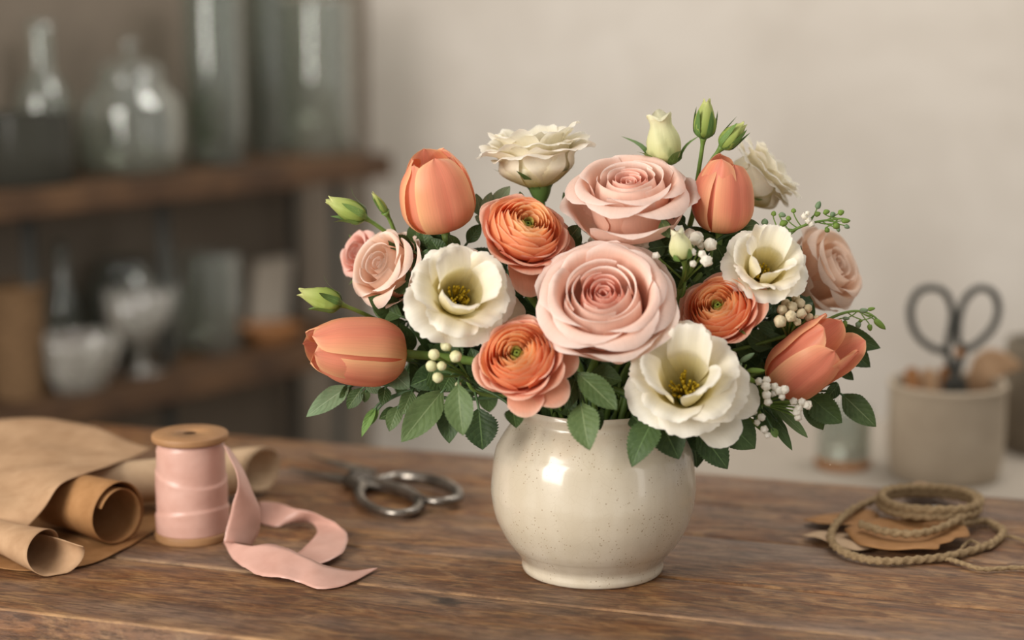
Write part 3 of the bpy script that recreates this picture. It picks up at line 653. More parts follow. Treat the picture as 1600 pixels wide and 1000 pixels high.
leaf_sprig('four serrated dark leaves drooping beneath the low cream lisianthus', [
    (1022, 655, 987, 730, 52, -.08, -.1, 'leaf_dark', .16), (1030, 655, 1061, 718, 58, -.065, -.08, 'leaf_dark', .16), (1090, 672, 1137, 733, 50, -.05, -.06, 'leaf_dark', .15), (1128, 652, 1180, 701, 58, -.04, -.05, 'leaf_dark', .05),
    (988, 650, 1012, 676, 34, -.07, -.085, 'leaf_dark', .16), (1140, 640, 1176, 662, 30, -.03, -.04, 'leaf_dark', .05)], (1045, 630, -.035), 85, G)
leaf_sprig('lobed dark green leaves fanning out at the far right behind the tulip', [
    (1292, 514, 1376, 544, 38, .02, .01, 'leaf_dark', .05), (1296, 516, 1360, 574, 44, .02, .01, 'leaf_dark', .08), (1312, 575, 1334, 594, 18, .02, .01, 'leaf_dark', .05)], (1270, 530, .03), 86, G)
leaf_sprig('broad green leaves drooping beneath the far right tulip', [
    (1264, 618, 1316, 661, 48, -.01, -.02, 'leaf_dark', .16), (1316, 616, 1369, 667, 40, .0, -.01, 'leaf', .08), (1258, 620, 1286, 672, 30, -.01, -.01, 'leaf_dark', .05), (1310, 600, 1290, 625, 22, .0, .0, 'leaf_dark', .05)], (1262, 612, .01), 87, G)
leaf_sprig('narrow pointed leaves pointing down beside the white gypsophila', [
    (1204, 642, 1238, 704, 17, -.03, -.04, 'leaf_dark', .0), (1205, 630, 1262, 684, 18, -.04, -.05, 'leaf', .0), (1212, 655, 1232, 678, 13, -.04, -.05, 'leaf', .0), (1166, 615, 1190, 640, 24, -.05, -.06, 'leaf_dark', .05), (1205, 668, 1214, 684, 12, -.06, -.06, 'sepal', .0), (1180, 655, 1184, 668, 8, -.06, -.06, 'sepal', .0)], (1180, 622, -.02), 88, G)
leaf_sprig('grey-green leaflets showing between the top left tulip and ranunculus', [
    (768, 332, 797, 291, 26, .03, .03, 'leaf_grey', .05), (757, 335, 768, 300, 18, .03, .03, 'leaf_grey', .05), (752, 338, 744, 302, 22, .035, .035, 'leaf_grey', .05), (760, 348, 742, 338, 18, .03, .03, 'leaf_grey', .05), (818, 318, 812, 299, 10, .03, .03, 'leaf', .05)], (765, 360, .03), 89, G)
leaf_sprig('dark leaves filling the gap beneath the top left tulip', [
    (668, 392, 660, 362, 34, .02, .02, 'leaf_dark', .05), (690, 398, 672, 372, 30, .0, .0, 'leaf_dark', .05), (730, 380, 752, 350, 22, .02, .02, 'leaf_dark', .05), (712, 395, 700, 366, 24, .01, .0, 'leaf', .05), (684, 402, 668, 398, 16, -.03, -.035, 'leaf', .1)], (705, 410, .02), 90, G)
leaf_sprig('small green leaves tucked around the upright right tulip and pink rose', [
    (1034, 344, 1046, 372, 20, -.03, -.04, 'leaf', .05), (1158, 356, 1186, 350, 22, .0, .0, 'leaf', .1), (1060, 330, 1044, 290, 18, .03, .03, 'leaf', .05), (1160, 362, 1182, 366, 20, .0, .0, 'leaf_dark', .05), (895, 340, 880, 300, 18, .04, .04, 'leaf', .05), (890, 372, 906, 352, 24, .0, .0, 'leaf', .05), (1040, 385, 1000, 392, 34, -.01, -.02, 'leaf_dark', .1), (1070, 350, 1052, 334, 18, .0, .0, 'leaf_dark', .0)], (1085, 400, .01), 91, G)
# dark inner greenery between the blooms
inner = [(650, 395), (640, 500), (700, 520), (640, 565), (770, 470), (790, 440), (755, 520), (850, 440), (880, 400), (905, 560), (935, 590), (950, 620), (890, 610), (1010, 400), (1050, 420), (1080, 440), (1150, 440),
         (1120, 400), (1200, 500), (1230, 450), (1190, 560), (1240, 530), (1160, 600), (1000, 620), (860, 640), (820, 440), (760, 600), (1180, 640), (1205, 590), (1215, 550), (1150, 560), (700, 560), (670, 450), (960, 640), (870, 610), (1080, 660), (1010, 650), (830, 620)]
for k, (px, py) in enumerate(inner):
    R = random.Random(900 + k); lv = []
    for q in range(8):
        a = R.uniform(0, 6.28); d0 = R.uniform(2, 18); ln = R.uniform(40, 64); bx, by = px + cos(a) * d0, py + sin(a) * d0; Y = R.uniform(.0, .05)
        lv.append((bx, by, bx + cos(a) * ln, by + sin(a) * ln * .9, R.uniform(28, 46), Y, Y - R.uniform(-.01, .02), 'leaf_dark', R.choice((.0, .06, .14))))
    leaf_sprig('dark green leafy sprig tucked deep between the blooms', lv, (px, py, .045), 900 + k, 'dark filler leaves between the blooms')

# ------------------------------------------------------------------ vase
sv = mpp(V((0, 0, .07)))
def vz(py):                                   # height of a silhouette row at the vase's middle plane
    return max(0.0, at(926, py, 0).z)
prof_out = [(107, 887), (110, 885), (111.5, 880), (111.2, 875), (111.5, 871), (114, 865), (122.5, 854), (138, 834), (153, 803), (159.5, 772), (159.5, 748), (154, 706), (146, 688), (133, 668), (124, 657), (119, 650), (119, 643), (121, 636), (120, 631)]
pr = [(r * sv, vz(y)) for r, y in prof_out]
top = pr[-1][1]
inn = [(118 * sv, top + .001), (113 * sv, top - .001), (111 * sv, top - .008), (116 * sv, top - .018), (138 * sv, top - .035), (152 * sv, .06), (140 * sv, .03), (100 * sv, .012), (.0005, .010)]
full = smooth_prof([(.0005, .002), (96 * sv, .002), (104 * sv, .0)] + pr + inn, 150)
v, f = lathe(full, 96, lambda a, z: .004 * noise.noise(V((cos(a) * 1.5, sin(a) * 1.5, z * 20))))
tag(link('vase', v, f, 'vase'), 'round cream speckled ceramic vase holding the bouquet', 'vase')

# ------------------------------------------------------------------ table
TH = radians(18)
ta, tb = V((cos(TH), -sin(TH), 0)), V((sin(TH), cos(TH), 0))        # along the planks (to the right, nearer), across (away)
def AB(p): return p.dot(ta), p.dot(tb)
b_front = AB(on_z(200, 975))[1]; b_back = AB(on_z(900, 722))[1]
joints = [b_front, AB(on_z(1000, 958))[1], AB(on_z(1200, 917))[1], AB(on_z(700, 800))[1], AB(on_z(700, 752))[1], b_back]
joints.sort()
tbl, tinv = thing('work_table', 'weathered brown plank work table under the bouquet', 'table', ta * 0 + V((0, 0, -.75)), Matrix.Rotation(-TH, 3, 'Z'))
TX0 = -.63; cols = []; edges = []
allv, allf = [], []
for i in range(len(joints) - 1):
    y0, y1 = joints[i] + .0013, joints[i + 1] - .0013
    nx, ny = 60, 4
    def zt(y):
        e = min(y - y0, y1 - y); return -.0016 * max(0, 1 - e / .0035) ** 2
    ys = [y0, y0 + .002, y0 + .006, (y0 + y1) / 2, y1 - .006, y1 - .002, y1]
    o0 = len(allv)
    for y in ys:
        for x in range(nx + 1):
            X = TX0 + (.95 - TX0) * x / nx
            jig = .0012 * noise.noise(V((X * 9, i * 7.3, y * 3))) if y in (y0, y1) else 0
            allv.append(V((X, y + jig, .75 + zt(y) + .0003 * noise.noise(V((X * 5, y * 30, i)))))); cols.append(i); edges.append((1.0 if min(y - y0, y1 - y) < .0001 else (.35 if min(y - y0, y1 - y) < .003 else 0)) * ((1, .75, .2, .15, .15, .15)[i if y - y0 < y1 - y else i + 1]))
    allf += grid_faces(nx, len(ys) - 1, False, o0)
    n_ = nx + 1
    for base_ in (o0, o0 + (len(ys) - 1) * n_):
        for x in range(n_): allv.append(allv[base_ + x].copy()); cols.append(i); edges.append(0)
    o1 = len(allv)
    for x in range(nx + 1):
        for (yy, zz) in ((y0, .712), (y1, .712)):
            allv.append(V((TX0 + (.95 - TX0) * x / nx, yy, zz))); cols.append(i); edges.append(0)
    o0 = o1 - 2 * n_; last = o1 - n_
    for x in range(nx):
        allf.append((o0 + x, o1 + 2 * x, o1 + 2 * x + 2, o0 + x + 1)); allf.append((last + x, last + x + 1, o1 + 2 * x + 3, o1 + 2 * x + 1))
        allf.append((o1 + 2 * x, o1 + 2 * x + 1, o1 + 2 * x + 3, o1 + 2 * x + 2))
tt = link('tabletop', allv, allf, 'table', tbl, smooth=False)
ca = tt.data.color_attributes.new('plank', 'FLOAT_COLOR', 'POINT')
for i, c in enumerate(cols):
    R = random.Random(c * 13 + 5); ca.data[i].color = (R.uniform(0, 3), R.uniform(0, 3), R.uniform(0, 1), edges[i])
for (x, y) in ((-.56, b_front + .08), (.75, b_front + .08), (-.56, b_back - .08), (.75, b_back - .08)):
    v, f = box(x - .035, x + .035, y - .035, y + .035, 0, .712); bevel(link('leg', v, f, 'shelf', tbl, smooth=False), .004)
v, f = box(-.56, .75, b_front + .07, b_front + .09, .62, .712); link('apron', v, f, 'shelf', tbl, smooth=False)
v, f = box(-.56, .75, b_back - .09, b_back - .07, .62, .712); link('apron', v, f, 'shelf', tbl, smooth=False)

# ------------------------------------------------------------------ kraft paper
def crinkle(p, a=.0012, s=28, k=0):
    return p + V((noise.noise(p * s + V((k, 0, 0))), noise.noise(p * s + V((0, k + 9, 0))), noise.noise(p * s + V((0, 0, k + 5))))) * a
def patch(rows, nu=30, nv=30, amp=.0012, k=0, zmin=.0012):
    vs = []
    for j in range(nv + 1):
        row = [catmull([list(r[i]) for r in rows], j / nv) for i in range(len(rows[0]))]
        for i in range(nu + 1):
            p = crinkle(V(catmull(row, i / nu)), amp, 24, k); p.z = max(p.z, zmin); vs.append(p)
    return vs, grid_faces(nu, nv)
def thick(o, t=.0005):
    m = o.modifiers.new('thickness', 'SOLIDIFY'); m.thickness = t; m.offset = 0; return o
def paper_roll(c0, c1, r0, r1, turns, a0, k, squash=.92, flare=0.0, slant=0.0, cut=0.0):
    """sheet rolled around the axis c0 (open end) -> c1."""
    c0, c1 = V(c0), V(c1); ax = (c1 - c0).normalized(); s = ax.cross(V((0, 0, 1))).normalized(); u = s.cross(ax); L = (c1 - c0).length
    vs = []; nu, nv = int(40 * turns), 16
    for j in range(nv + 1):
        t = j / nv
        for i in range(nu + 1):
            q = i / nu; a = a0 + q * turns * 2 * pi; r = (r0 + (r1 - r0) * q) * (1 + flare * (1 - t) ** 2)
            off = slant * (q - .5) * (1 - t) - cut * cos(a) * (1 - t)
            p = c0 + ax * (L * t + off * L) + s * (cos(a) * r) + u * (sin(a) * r * squash)
            p = crinkle(p, .0022, 22, k); p.z = max(p.z, .0015); vs.append(p)
    return vs, grid_faces(nu, nv)
PG = 'brown kraft paper sheets and rolls'
v, f = patch([[on_z(-60, 840, .002), on_z(30, 800, .002), on_z(140, 760, .002), on_z(240, 775, .002)], [on_z(-60, 868, .002), on_z(40, 850, .002), on_z(150, 820, .002), on_z(250, 805, .002)],
              [on_z(-60, 880, .002), on_z(40, 880, .002), on_z(140, 862, .002), on_z(248, 822, .002)], [on_z(-60, 878, .002), on_z(30, 890, .002), on_z(130, 884, .002), on_z(205, 852, .002)]], amp=.001, k=3)
thick(tag(link('kraft_paper_sheet', v, f, 'kraft_dark'), 'flat brown kraft paper sheet lying under the rolls', 'paper', PG))
v, f = paper_roll(at(412, 735, .205), at(120, 762, .13), .0195, .0165, 1.6, 1.2, 11, .95, .12, 0, .14)
thick(tag(link('kraft_paper_roll', v, f, 'kraft_pale'), 'long pale kraft paper roll lying behind the ribbon spool', 'paper', PG))
c0 = on_z(184, 803, .0275)
v, f = paper_roll(c0, c0 + V((-.066, .050, .0)), .0275, .019, 1.75, 4.2, 17, .96, .10, -.05)
thick(tag(link('kraft_paper_roll', v, f, 'kraft_dark'), 'loosely rolled brown kraft paper with open end facing the spool', 'paper', PG))
c0 = on_z(78, 866, .0155)
v, f = paper_roll(c0, c0 + V((-.075, .06, .003)), .0165, .013, 1.25, 5.4, 23, .8, .35, -.5)
thick(tag(link('kraft_paper_roll', v, f, 'kraft'), 'small curled kraft paper cone at the front of the pile', 'paper', PG))
v, f = patch([[at(-70, 664, .26), at(50, 654, .27), at(140, 668, .25), at(238, 699, .2)], [at(-70, 694, .2), at(30, 690, .2), at(110, 702, .17), at(190, 722, .14)], [at(-70, 735, .12), at(0, 735, .12), at(60, 740, .095), at(108, 750, .062)],
              [at(-70, 790, .05), at(-25, 792, .048), at(25, 796, .043), at(66, 797, .04)], [at(-70, 850, .028), at(-45, 850, .028), at(-10, 850, .028), at(14, 854, .028)]], 34, 40, .003, 7)
thick(tag(link('kraft_paper_sheet', v, f, 'kraft'), 'large kraft paper sheet draped over the top of the rolls', 'paper', PG))

# ------------------------------------------------------------------ ribbon spool
sb = on_z(302, 839); ss = mpp(sb)
sp, sinv = thing('ribbon_spool', 'wooden spool wound with blush pink silk ribbon', 'spool', sb)
hs = 162 * ss / .966; fr_ = 59 * ss; ft = .0062
def flange(z0, z1):
    e = .0012; return smooth_prof([(.0058, z0), (fr_ * .6, z0), (fr_ - e, z0)], 6) + [(fr_ - .0003, z0 + e * .6), (fr_, z0 + e * 1.4), (fr_, z1 - e * 1.4), (fr_ - .0003, z1 - e * .6), (fr_ - e, z1)] + [(fr_ * .6, z1), (.0058, z1), (.0058, z0)]
v, f = lathe(flange(0, ft + .001), 56); link('flange', v, f, 'spool', sp)
v, f = lathe(flange(hs - ft, hs), 56); link('flange', v, f, 'spool', sp)
v, f = lathe([(.0056, .001), (.0059, hs - .0008), (.0001, hs - .0008)], 20); link('hole_shade_disc', v, f, 'hole_shade', sp)  # dark disc just below the flange top, in place of a deep shaded hole
def wrap(a, z):
    q = 0
    for zz, sl in ((.26, .10), (.60, -.16), (.86, .05)):
        e = (zz + sl * .5 * sin(a + 2.4) + .02) * hs; q += .042 * (1 / (1 + math.exp(-(e - z) * 2600)))
    return q - .065 + .006 * noise.noise(V((cos(a) * 2, sin(a) * 2, z * 160)))
rw = 53.5 * ss
v, f = lathe([(rw * .9, ft)] + [(rw * (1 + .02 * sin(pi * i / 70)), ft + .001 + (hs - 2 * ft - .002) * i / 70) for i in range(71)] + [(rw * .85, hs - ft)], 80, wrap)
link('wound_ribbon', v, f, 'ribbon', sp)
def strip(left, right, n=60, nu=6, k=0, amp=.0008, bulge=0.0):
    vs = []
    for i in range(n + 1):
        a, b = V(catmull([list(p) for p in left], i / n)), V(catmull([list(p) for p in right], i / n))
        for j in range(nu + 1):
            t = j / nu; fray = .0006 * noise.noise(V((i * 1.7, k, j))) if j in (0, nu) else 0
            p = a.lerp(b, t + fray * 30); p = crinkle(p, amp, 60, k) + V((0, -bulge * 4 * t * (1 - t), bulge * 2 * t * (1 - t))); p.z = max(p.z, .0012); vs.append(p)
    return vs, grid_faces(nu, n)
yl = [.075, .062, .055, .05, .046, .043]; yr = [.085, .066, .058, .052, .047, .043]
L1 = [at(350, 696, .062), at(365, 729, .045), at(371, 756, .036), at(365, 784, .034), at(356, 817, .036), at(349, 847, .034)]
R1 = [at(358, 700, .072), at(379, 731, .062), at(393, 764, .055), at(406, 796, .054), at(405, 830, .055), at(394, 853, .05)]
v1 = strip(L1, R1, 50, 8, 1, bulge=.003)
Z = lambda pts, z: [on_z(x, y, zz) for (x, y), zz in zip(pts, z)]
up2 = Z([(394, 853), (402, 852), (430, 851), (452, 858), (485, 873), (512, 883), (548, 891), (591, 888)], [.012, .013, .014, .014, .012, .008, .004, .002])
lo2 = Z([(349, 847), (366, 875), (402, 898), (440, 903), (470, 910), (499, 920), (540, 914), (590, 890)], [.006, .003, .0015, .004, .0015, .0015, .0015, .0015])
v2 = strip(lo2, up2, 60, 8, 2, bulge=.0012)
ou3 = Z([(405, 784), (430, 785), (463, 795), (496, 803), (523, 817), (540, 830), (544, 844), (537, 861), (521, 873), (495, 881), (470, 884)], [.016, .016, .016, .015, .013, .010, .008, .006, .005, .004, .003])
in3 = Z([(402, 816), (432, 823), (449, 819), (474, 815), (490, 819), (496, 830), (490, 840), (479, 851), (466, 863), (450, 868), (440, 872)], [.002, .002, .003, .003, .004, .006, .007, .007, .006, .005, .004])
v3 = strip(in3, ou3, 70, 8, 3)
v, f = join(v1, v2, v3); thick(link('ribbon_tail', v, f, 'ribbon', sp, inv=sinv), .0004)

# ------------------------------------------------------------------ scissors on the table
piv = on_z(566, 755, .006)
sc, cinv = thing('scissors', 'old iron scissors lying open on the table behind the ribbon', 'scissors', V((piv.x, piv.y, 0)))
def blade(p0, p1, w0, z, th=.0028, bow=.0):
    p0, p1 = V((p0.x, p0.y, z)), V((p1.x, p1.y, z)); d = p1 - p0; L = d.length; d /= L; s = V((-d.y, d.x, 0)); vs = []
    n = 14
    for i in range(n + 1):
        t = i / n; w = w0 * (1 - t ** 1.7) * .5 + .0006; c = p0 + d * (L * t) + s * bow * sin(pi * t)
        for (q, h) in ((-1, -.3), (-.2, -.5), (1, -.3), (.9, .3), (-.2, .5), (-1, .1)): vs.append(c + s * (q * w) + V((0, 0, h * th)))
    fs = grid_faces(6, n, True); fs += [tuple(reversed(range(6))), tuple(range(n * 6, n * 6 + 6))]
    return vs, fs
def handle(ring, arm, z, r=.0036):
    pts = smooth_pts([on_z(x, y, z) for x, y in ring], 44, True); a = tube(pts, lambda t: r * (1 + .25 * sin(2 * pi * t)), 10, True)
    b = tube(smooth_pts([on_z(x, y, z) for x, y in arm], 12), lambda t: r * (1.5 - .5 * t), 10)
    return join(a, b)
v, f = blade(on_z(580, 762), on_z(452, 738), .017, .0045); link('blade', v, f, 'iron', sc, inv=cinv, smooth=False)
v, f = blade(on_z(585, 752), on_z(484, 726), .016, .0085); link('blade', v, f, 'iron', sc, inv=cinv, smooth=False)
v, f = handle([(560, 768), (572, 758), (600, 761), (630, 768), (652, 780), (655, 792), (640, 801), (612, 802), (585, 795), (566, 783)], [(545, 752), (556, 758), (566, 764)], .0056, .0050); link('handle', v, f, 'iron', sc, inv=cinv)
v, f = handle([(586, 752), (620, 745), (660, 748), (695, 757), (714, 769), (714, 779), (690, 784), (664, 781), (640, 770), (612, 760)], [(550, 744), (570, 748), (590, 752)], .0090, .0048); link('handle', v, f, 'iron', sc, inv=cinv)
v, f = lathe([(.0001, .0135), (.003, .0132), (.0042, .012), (.0042, .002)], 16); link('pivot_screw', [p + V((0, 0, 0)) for p in v], f, 'iron', sc)

# ------------------------------------------------------------------ twine, braid and scraps on the right
def scrap(label, pts, z, k, mat='kraft_dark', curl=.003):
    c = [on_z(x, y, z) for x, y in pts]; ctr = sum(c, V()) / len(c); n = len(c); R_ = 8
    vs = [ctr + V((0, 0, .001))]; fs = []
    m = n * 5
    ring = smooth_pts(c, m, True)
    for q in range(1, R_ + 1):
        for i, p in enumerate(ring):
            t = q / R_; x = crinkle(ctr.lerp(p, t), .0022, 40, k); x.z = max(.0012, z + (x.z - z) + curl * t * t * noise.noise(p * 25 + V((k, 0, 0)))); vs.append(x)
    for i in range(m): fs.append((0, 1 + i, 1 + (i + 1) % m))
    for q in range(R_ - 1):
        for i in range(m):
            a = 1 + q * m; fs.append((a + i, a + m + i, a + m + (i + 1) % m, a + (i + 1) % m))
    thick(tag(link('kraft_paper_scrap', vs, fs, mat), label, 'paper', 'torn kraft paper scraps under the twine'), .0007)
scrap('torn kraft paper scrap pointing left from under the twine, upper one', [(1256, 812), (1290, 800), (1340, 798), (1372, 806), (1360, 820), (1310, 822), (1280, 818)], .005, 31, 'kraft_dark')
scrap('torn kraft paper scrap pointing left from under the twine, lower one', [(1252, 838), (1290, 830), (1350, 835), (1370, 852), (1340, 862), (1300, 852)], .003, 32, 'kraft_pale')
scrap('jagged kraft paper piece in the middle of the twine loop', [(1318, 826), (1360, 815), (1440, 815), (1505, 825), (1515, 838), (1495, 843), (1488, 850), (1470, 852), (1465, 857), (1430, 858), (1395, 857), (1350, 850)], .008, 33, 'kraft_dark')
scrap('pale paper scrap lying inside the braided coil', [(1400, 800), (1425, 790), (1465, 790), (1490, 798), (1470, 806), (1430, 808)], .014, 35, 'card', .001)
scrap('small upturned kraft paper corner sticking up behind the braided coil', [(1415, 770), (1424, 757), (1440, 753), (1470, 762), (1495, 772), (1450, 778)], .009, 34, 'kraft')
tw = [(1344, 819, .014), (1381, 830, .014), (1428, 834, .014), (1469, 825, .015), (1506, 806, .016), (1528, 791, .015), (1530, 777, .013), (1500, 767, .012), (1444, 764, .012), (1397, 768, .012), (1366, 781, .011), (1331, 797, .011), (1306, 819, .010), (1298, 841, .007), (1312, 859, .005), (1344, 872, .004), (1381, 877, .004), (1428, 875, .004), (1475, 870, .004), (1522, 859, .004), (1553, 847, .004), (1567, 831, .004), (1553, 820, .004), (1531, 814, .005), (1500, 818, .012)]
pt = smooth_pts([on_z(x, y, z) for x, y, z in tw], 420)
tp_, tpi = thing('twine_coil', 'loose jute twine looped in a big ring on the right of the table', 'twine', on_z(1420, 830))
v, f = tube(pt, .0031, 10, twist=1.05, lobes=2, lobe=.22); link('twine_loop', v, f, 'twine', tp_, inv=tpi)
pt = smooth_pts([on_z(x, y, .003) for x, y in ((1440, 874), (1475, 873), (1500, 879), (1535, 889), (1590, 887), (1660, 892))], 150)
v, f = tube(pt, .0018, 8, twist=.6, lobes=2, lobe=.22); link('twine_end', v, f, 'twine', tp_, inv=tpi)
pt = smooth_pts([on_z(x, y, .003) for x, y in ((1500, 860), (1516, 845), (1545, 856), (1400, 880), (1330, 868))][:3] + [on_z(1575, 838, .003), on_z(1640, 860, .003)], 100)
v, f = tube(pt, .0014, 8, twist=.6, lobes=2, lobe=.22); link('twine_end', v, f, 'twine', tp_, inv=tpi)
cc = on_z(1451, 796, .012); rb = 75 * mpp(cc)
br, bri = thing('braided_jute_coil', 'small flat braided jute coil resting inside the twine loop', 'twine', cc)
for q in range(2):
    pts = [V((cos(a) * (rb - .001 * q), sin(a) * (rb - .001 * q) * .93, .004 + .0056 * q + .0006 * sin(3 * a))) for a in [2 * pi * i / 150 for i in range(150)]]
    v, f = tube(pts, .0036, 8, True, twist=2 * pi / 150 * 26, lobes=2, lobe=.2); link('braid_strand', v, f, 'twine', br)

# ------------------------------------------------------------------ room shell
ZF = -.75
COR = V((-.335, 2.08, 0)); SD = V((-.6, -.8, 0)); SN = V((.8, -.6, 0))
def quad(a, b, c, d): return [a, b, c, d], [(0, 1, 2, 3)]
def wallbox(p, q, n, th, z0, z1):
    a, b = V((p.x, p.y, 0)), V((q.x, q.y, 0)); vs = []
    for z in (z0, z1):
        for x in (a, b, b - n * th, a - n * th): vs.append(V((x.x, x.y, z)))
    return vs, [(0, 1, 5, 4), (1, 2, 6, 5), (2, 3, 7, 6), (3, 0, 4, 7), (4, 5, 6, 7), (3, 2, 1, 0)]
v, f = wallbox(COR, V((2.4, 2.08, 0)), V((0, -1, 0)), .1, ZF, 1.9); struct('wall_back', v, f, 'wall', smooth=False)
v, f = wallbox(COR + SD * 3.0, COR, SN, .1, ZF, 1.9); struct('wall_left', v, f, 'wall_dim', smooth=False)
v, f = box(-2.4, 2.5, -2.4, 2.2, ZF - .05, ZF); struct('floor', v, f, 'floor', smooth=False)

# ------------------------------------------------------------------ shelving
def on_shelf(px, s):                          # the floor-plan point at wall distance s that stands at picture column px
    k = (px - 800) / F
    # solve (x - cx) = k * depth with depth ~ (y - cy) * cos + const
    best = None
    s = s * 1.36
    for i in range(2601):
        t = -.2 + i * .001; p = COR + SD * t + SN * s
        e = abs((p.x - CAM.x) - k * ((p.y - CAM.y) * cos(PITCH) + .2 * sin(PITCH)))
        if best is None or e < best[0]: best = (e, p)
    return best[1].copy()
z_up0, z_up1, z_lo0, z_lo1 = .138, .178, -.172, -.130
SDEP = .235
sh, shi = thing('shelf_unit', 'dark wooden shelf unit with black metal posts at the left wall', 'shelf', COR + SD * .6 + V((0, 0, ZF)))
def board(z0, z1, t0=.21, t1=2.1):
    a, b = COR + SD * t0, COR + SD * t1; vs = []
    n = 40
    for i in range(n + 1):
        p = a.lerp(b, i / n); w = .0015 * noise.noise(V((i * .7, z0 * 10, 0)))
        for (s, z) in ((.004, z0), (SDEP + w, z0), (SDEP + .002 + w, z0 + .004), (SDEP + w, z1 - .003), (SDEP - .004, z1), (.004, z1)):
            q = p + SN * s; vs.append(V((q.x, q.y, z)))
    return vs, grid_faces(6, n, True) + [tuple(range(6)), tuple(reversed(range(n * 6, n * 6 + 6)))]
for (a, b) in ((z_up0, z_up1), (z_lo0, z_lo1), (-.62, -.58)):
    v, f = board(a, b); link('shelf_board', v, f, 'shelf', sh, inv=shi, smooth=False)
for px, s in ((523, .13), (250, .13), (38, .13), (455, .02)):
    p = on_shelf(px, s); v, f = box(p.x - .009, p.x + .009, p.y - .009, p.y + .009, ZF, z_up0 - .0005); bevel(link('post', v, f, 'post', sh, inv=shi, smooth=False), .002)

def vessel(name, label, cat, px, s, zb, wpx, hpx, mat, shape, group='glass vessels on the shelves', wob=None, lid=None, yoff=0):
    p = on_shelf(px, s); p.z = zb; m = mpp(p); R_, H = wpx * .5 * m, hpx * m / .98
    o, inv = thing(name, label, cat, p, None, group)
    outer = [(r * R_, z * H) for r, z in shape]; th = max(.0022, R_ * .05)
    innr = [(max(.0004, r - th), max(z, .005)) for r, z in reversed(outer)]
    prof = [(.0004, 0)] + outer + innr + [(.0004, .006)]
    v, f = lathe(prof, 40, wob); link('body', v, f, mat, o)
    if lid:
        v, f = lathe(smooth_prof([(R_ * .62, H), (R_ * .66, H * 1.02), (R_ * .45, H * 1.12), (R_ * .12, H * 1.17), (R_ * .08, H * 1.21), (R_ * .15, H * 1.27), (R_ * .12, H * 1.33), (.0004, H * 1.35)], 40), 32); link('lid', v, f, mat, o)
    return o, p, R_, H
CYL = [(.94, 0), (1, .02), (1, .5), (1, .98), (1.0, 1)]
JAR = [(.85, 0), (.98, .06), (1, .3), (1, .6), (.92, .75), (.66, .88), (.62, .93), (.68, 1)]
BOT = [(.9, 0), (1, .05), (1, .45), (.9, .55), (.45, .68), (.4, .9), (.48, 1)]
BOWL = [(.5, 0), (.55, .05), (.8, .4), (.96, .8), (1, 1)]
GOB = [(.6, 0), (.6, .03), (.15, .08), (.12, .3), (.5, .42), (.9, .65), (1, 1)]
facet = lambda a, z: .06 * sin(12 * a) + .04 * sin(7 * a + z * 200)
vessel('glass_vase', 'clear straight glass vase at the right end of the upper shelf', 'vase', 499, .085, z_up1, 110, 232, 'glass', CYL)
vessel('glass_vase', 'tall clear cylinder vase holding a green leaf on the upper shelf', 'vase', 338, .10, z_up1, 92, 300, 'glass_green', CYL)
vessel('glass_vase', 'narrow tall cylinder vase behind, between the two wide glass vases', 'vase', 418, .05, z_up1, 62, 300, 'glass_green', CYL)
vessel('apothecary_jar', 'rounded glass jar with knobbed lid on the upper shelf', 'jar', 207, .10, z_up1, 160, 150, 'glass', JAR, lid=True)
vessel('glass_vase', 'dark smoked glass vase at the left end of the upper shelf', 'vase', 40, .12, z_up1, 150, 108, 'glass_smoke', CYL)
vessel('glass_bottle', 'tall clear bottle standing behind the dark smoked vase', 'bottle', 70, .04, z_up1, 86, 230, 'glass', BOT)
vessel('glass_bowl', 'faceted cut glass bowl at the front of the lower shelf', 'bowl', 108, .145, z_lo1, 130, 84, 'glass_cut', BOWL, wob=facet)
vessel('glass_goblet', 'wide cut glass goblet right of the faceted bowl', 'goblet', 206, .13, z_lo1, 104, 128, 'glass_cut', GOB, wob=facet)
vessel('glass_jar', 'greenish glass jar behind the cut glass goblet', 'jar', 185, .05, z_lo1, 120, 150, 'glass_green', JAR)
vessel('glass_bottle', 'slim clear bottle between the goblet and the clear tumbler', 'bottle', 258, .07, z_lo1, 44, 165, 'glass', BOT)
vessel('glass_tumbler', 'clear straight tumbler at the middle of the lower shelf', 'tumbler', 326, .10, z_lo1, 84, 150, 'glass', CYL)
vessel('glass_bottle', 'slim bottle at the back near the wicker basket', 'bottle', 88, .03, z_lo1, 46, 190, 'glass_green', BOT)
vessel('glass_jar', 'dim jar on the bottom shelf seen beside the spool', 'jar', 350, .12, -.58, 70, 130, 'glass_green', JAR)
vessel('glass_jar', 'small dim jar on the bottom shelf nearest the dark post', 'jar', 420, .12, -.58, 54, 120, 'glass_cut', JAR)
# wicker basket
p = on_shelf(12, .12); p.z = z_lo1; m = mpp(p)
bk, bki = thing('wicker_basket', 'brown wicker basket at the left end of the lower shelf', 'basket', p)
v, f = lathe([(.0005, .002), (36 * m, .0)] + [((37 + 6 * i / 60) * m, 170 * m * i / 60) for i in range(61)] + [((40 - 6 * i / 10) * m, 170 * m * (1 - i / 10) + .004) for i in range(11)] + [(.0005, .006)], 60, lambda a, z: .035 * sin(18 * a + pi * round(z / .006)))
link('woven_body', v, f, 'wicker', bk)
v, f = tube([V((cos(a) * 42 * m, sin(a) * 42 * m, 171 * m)) for a in [2 * pi * i / 60 for i in range(60)]], .005, 8, True, twist=.8, lobes=2, lobe=.2); link('braided_rim', v, f, 'wicker', bk)
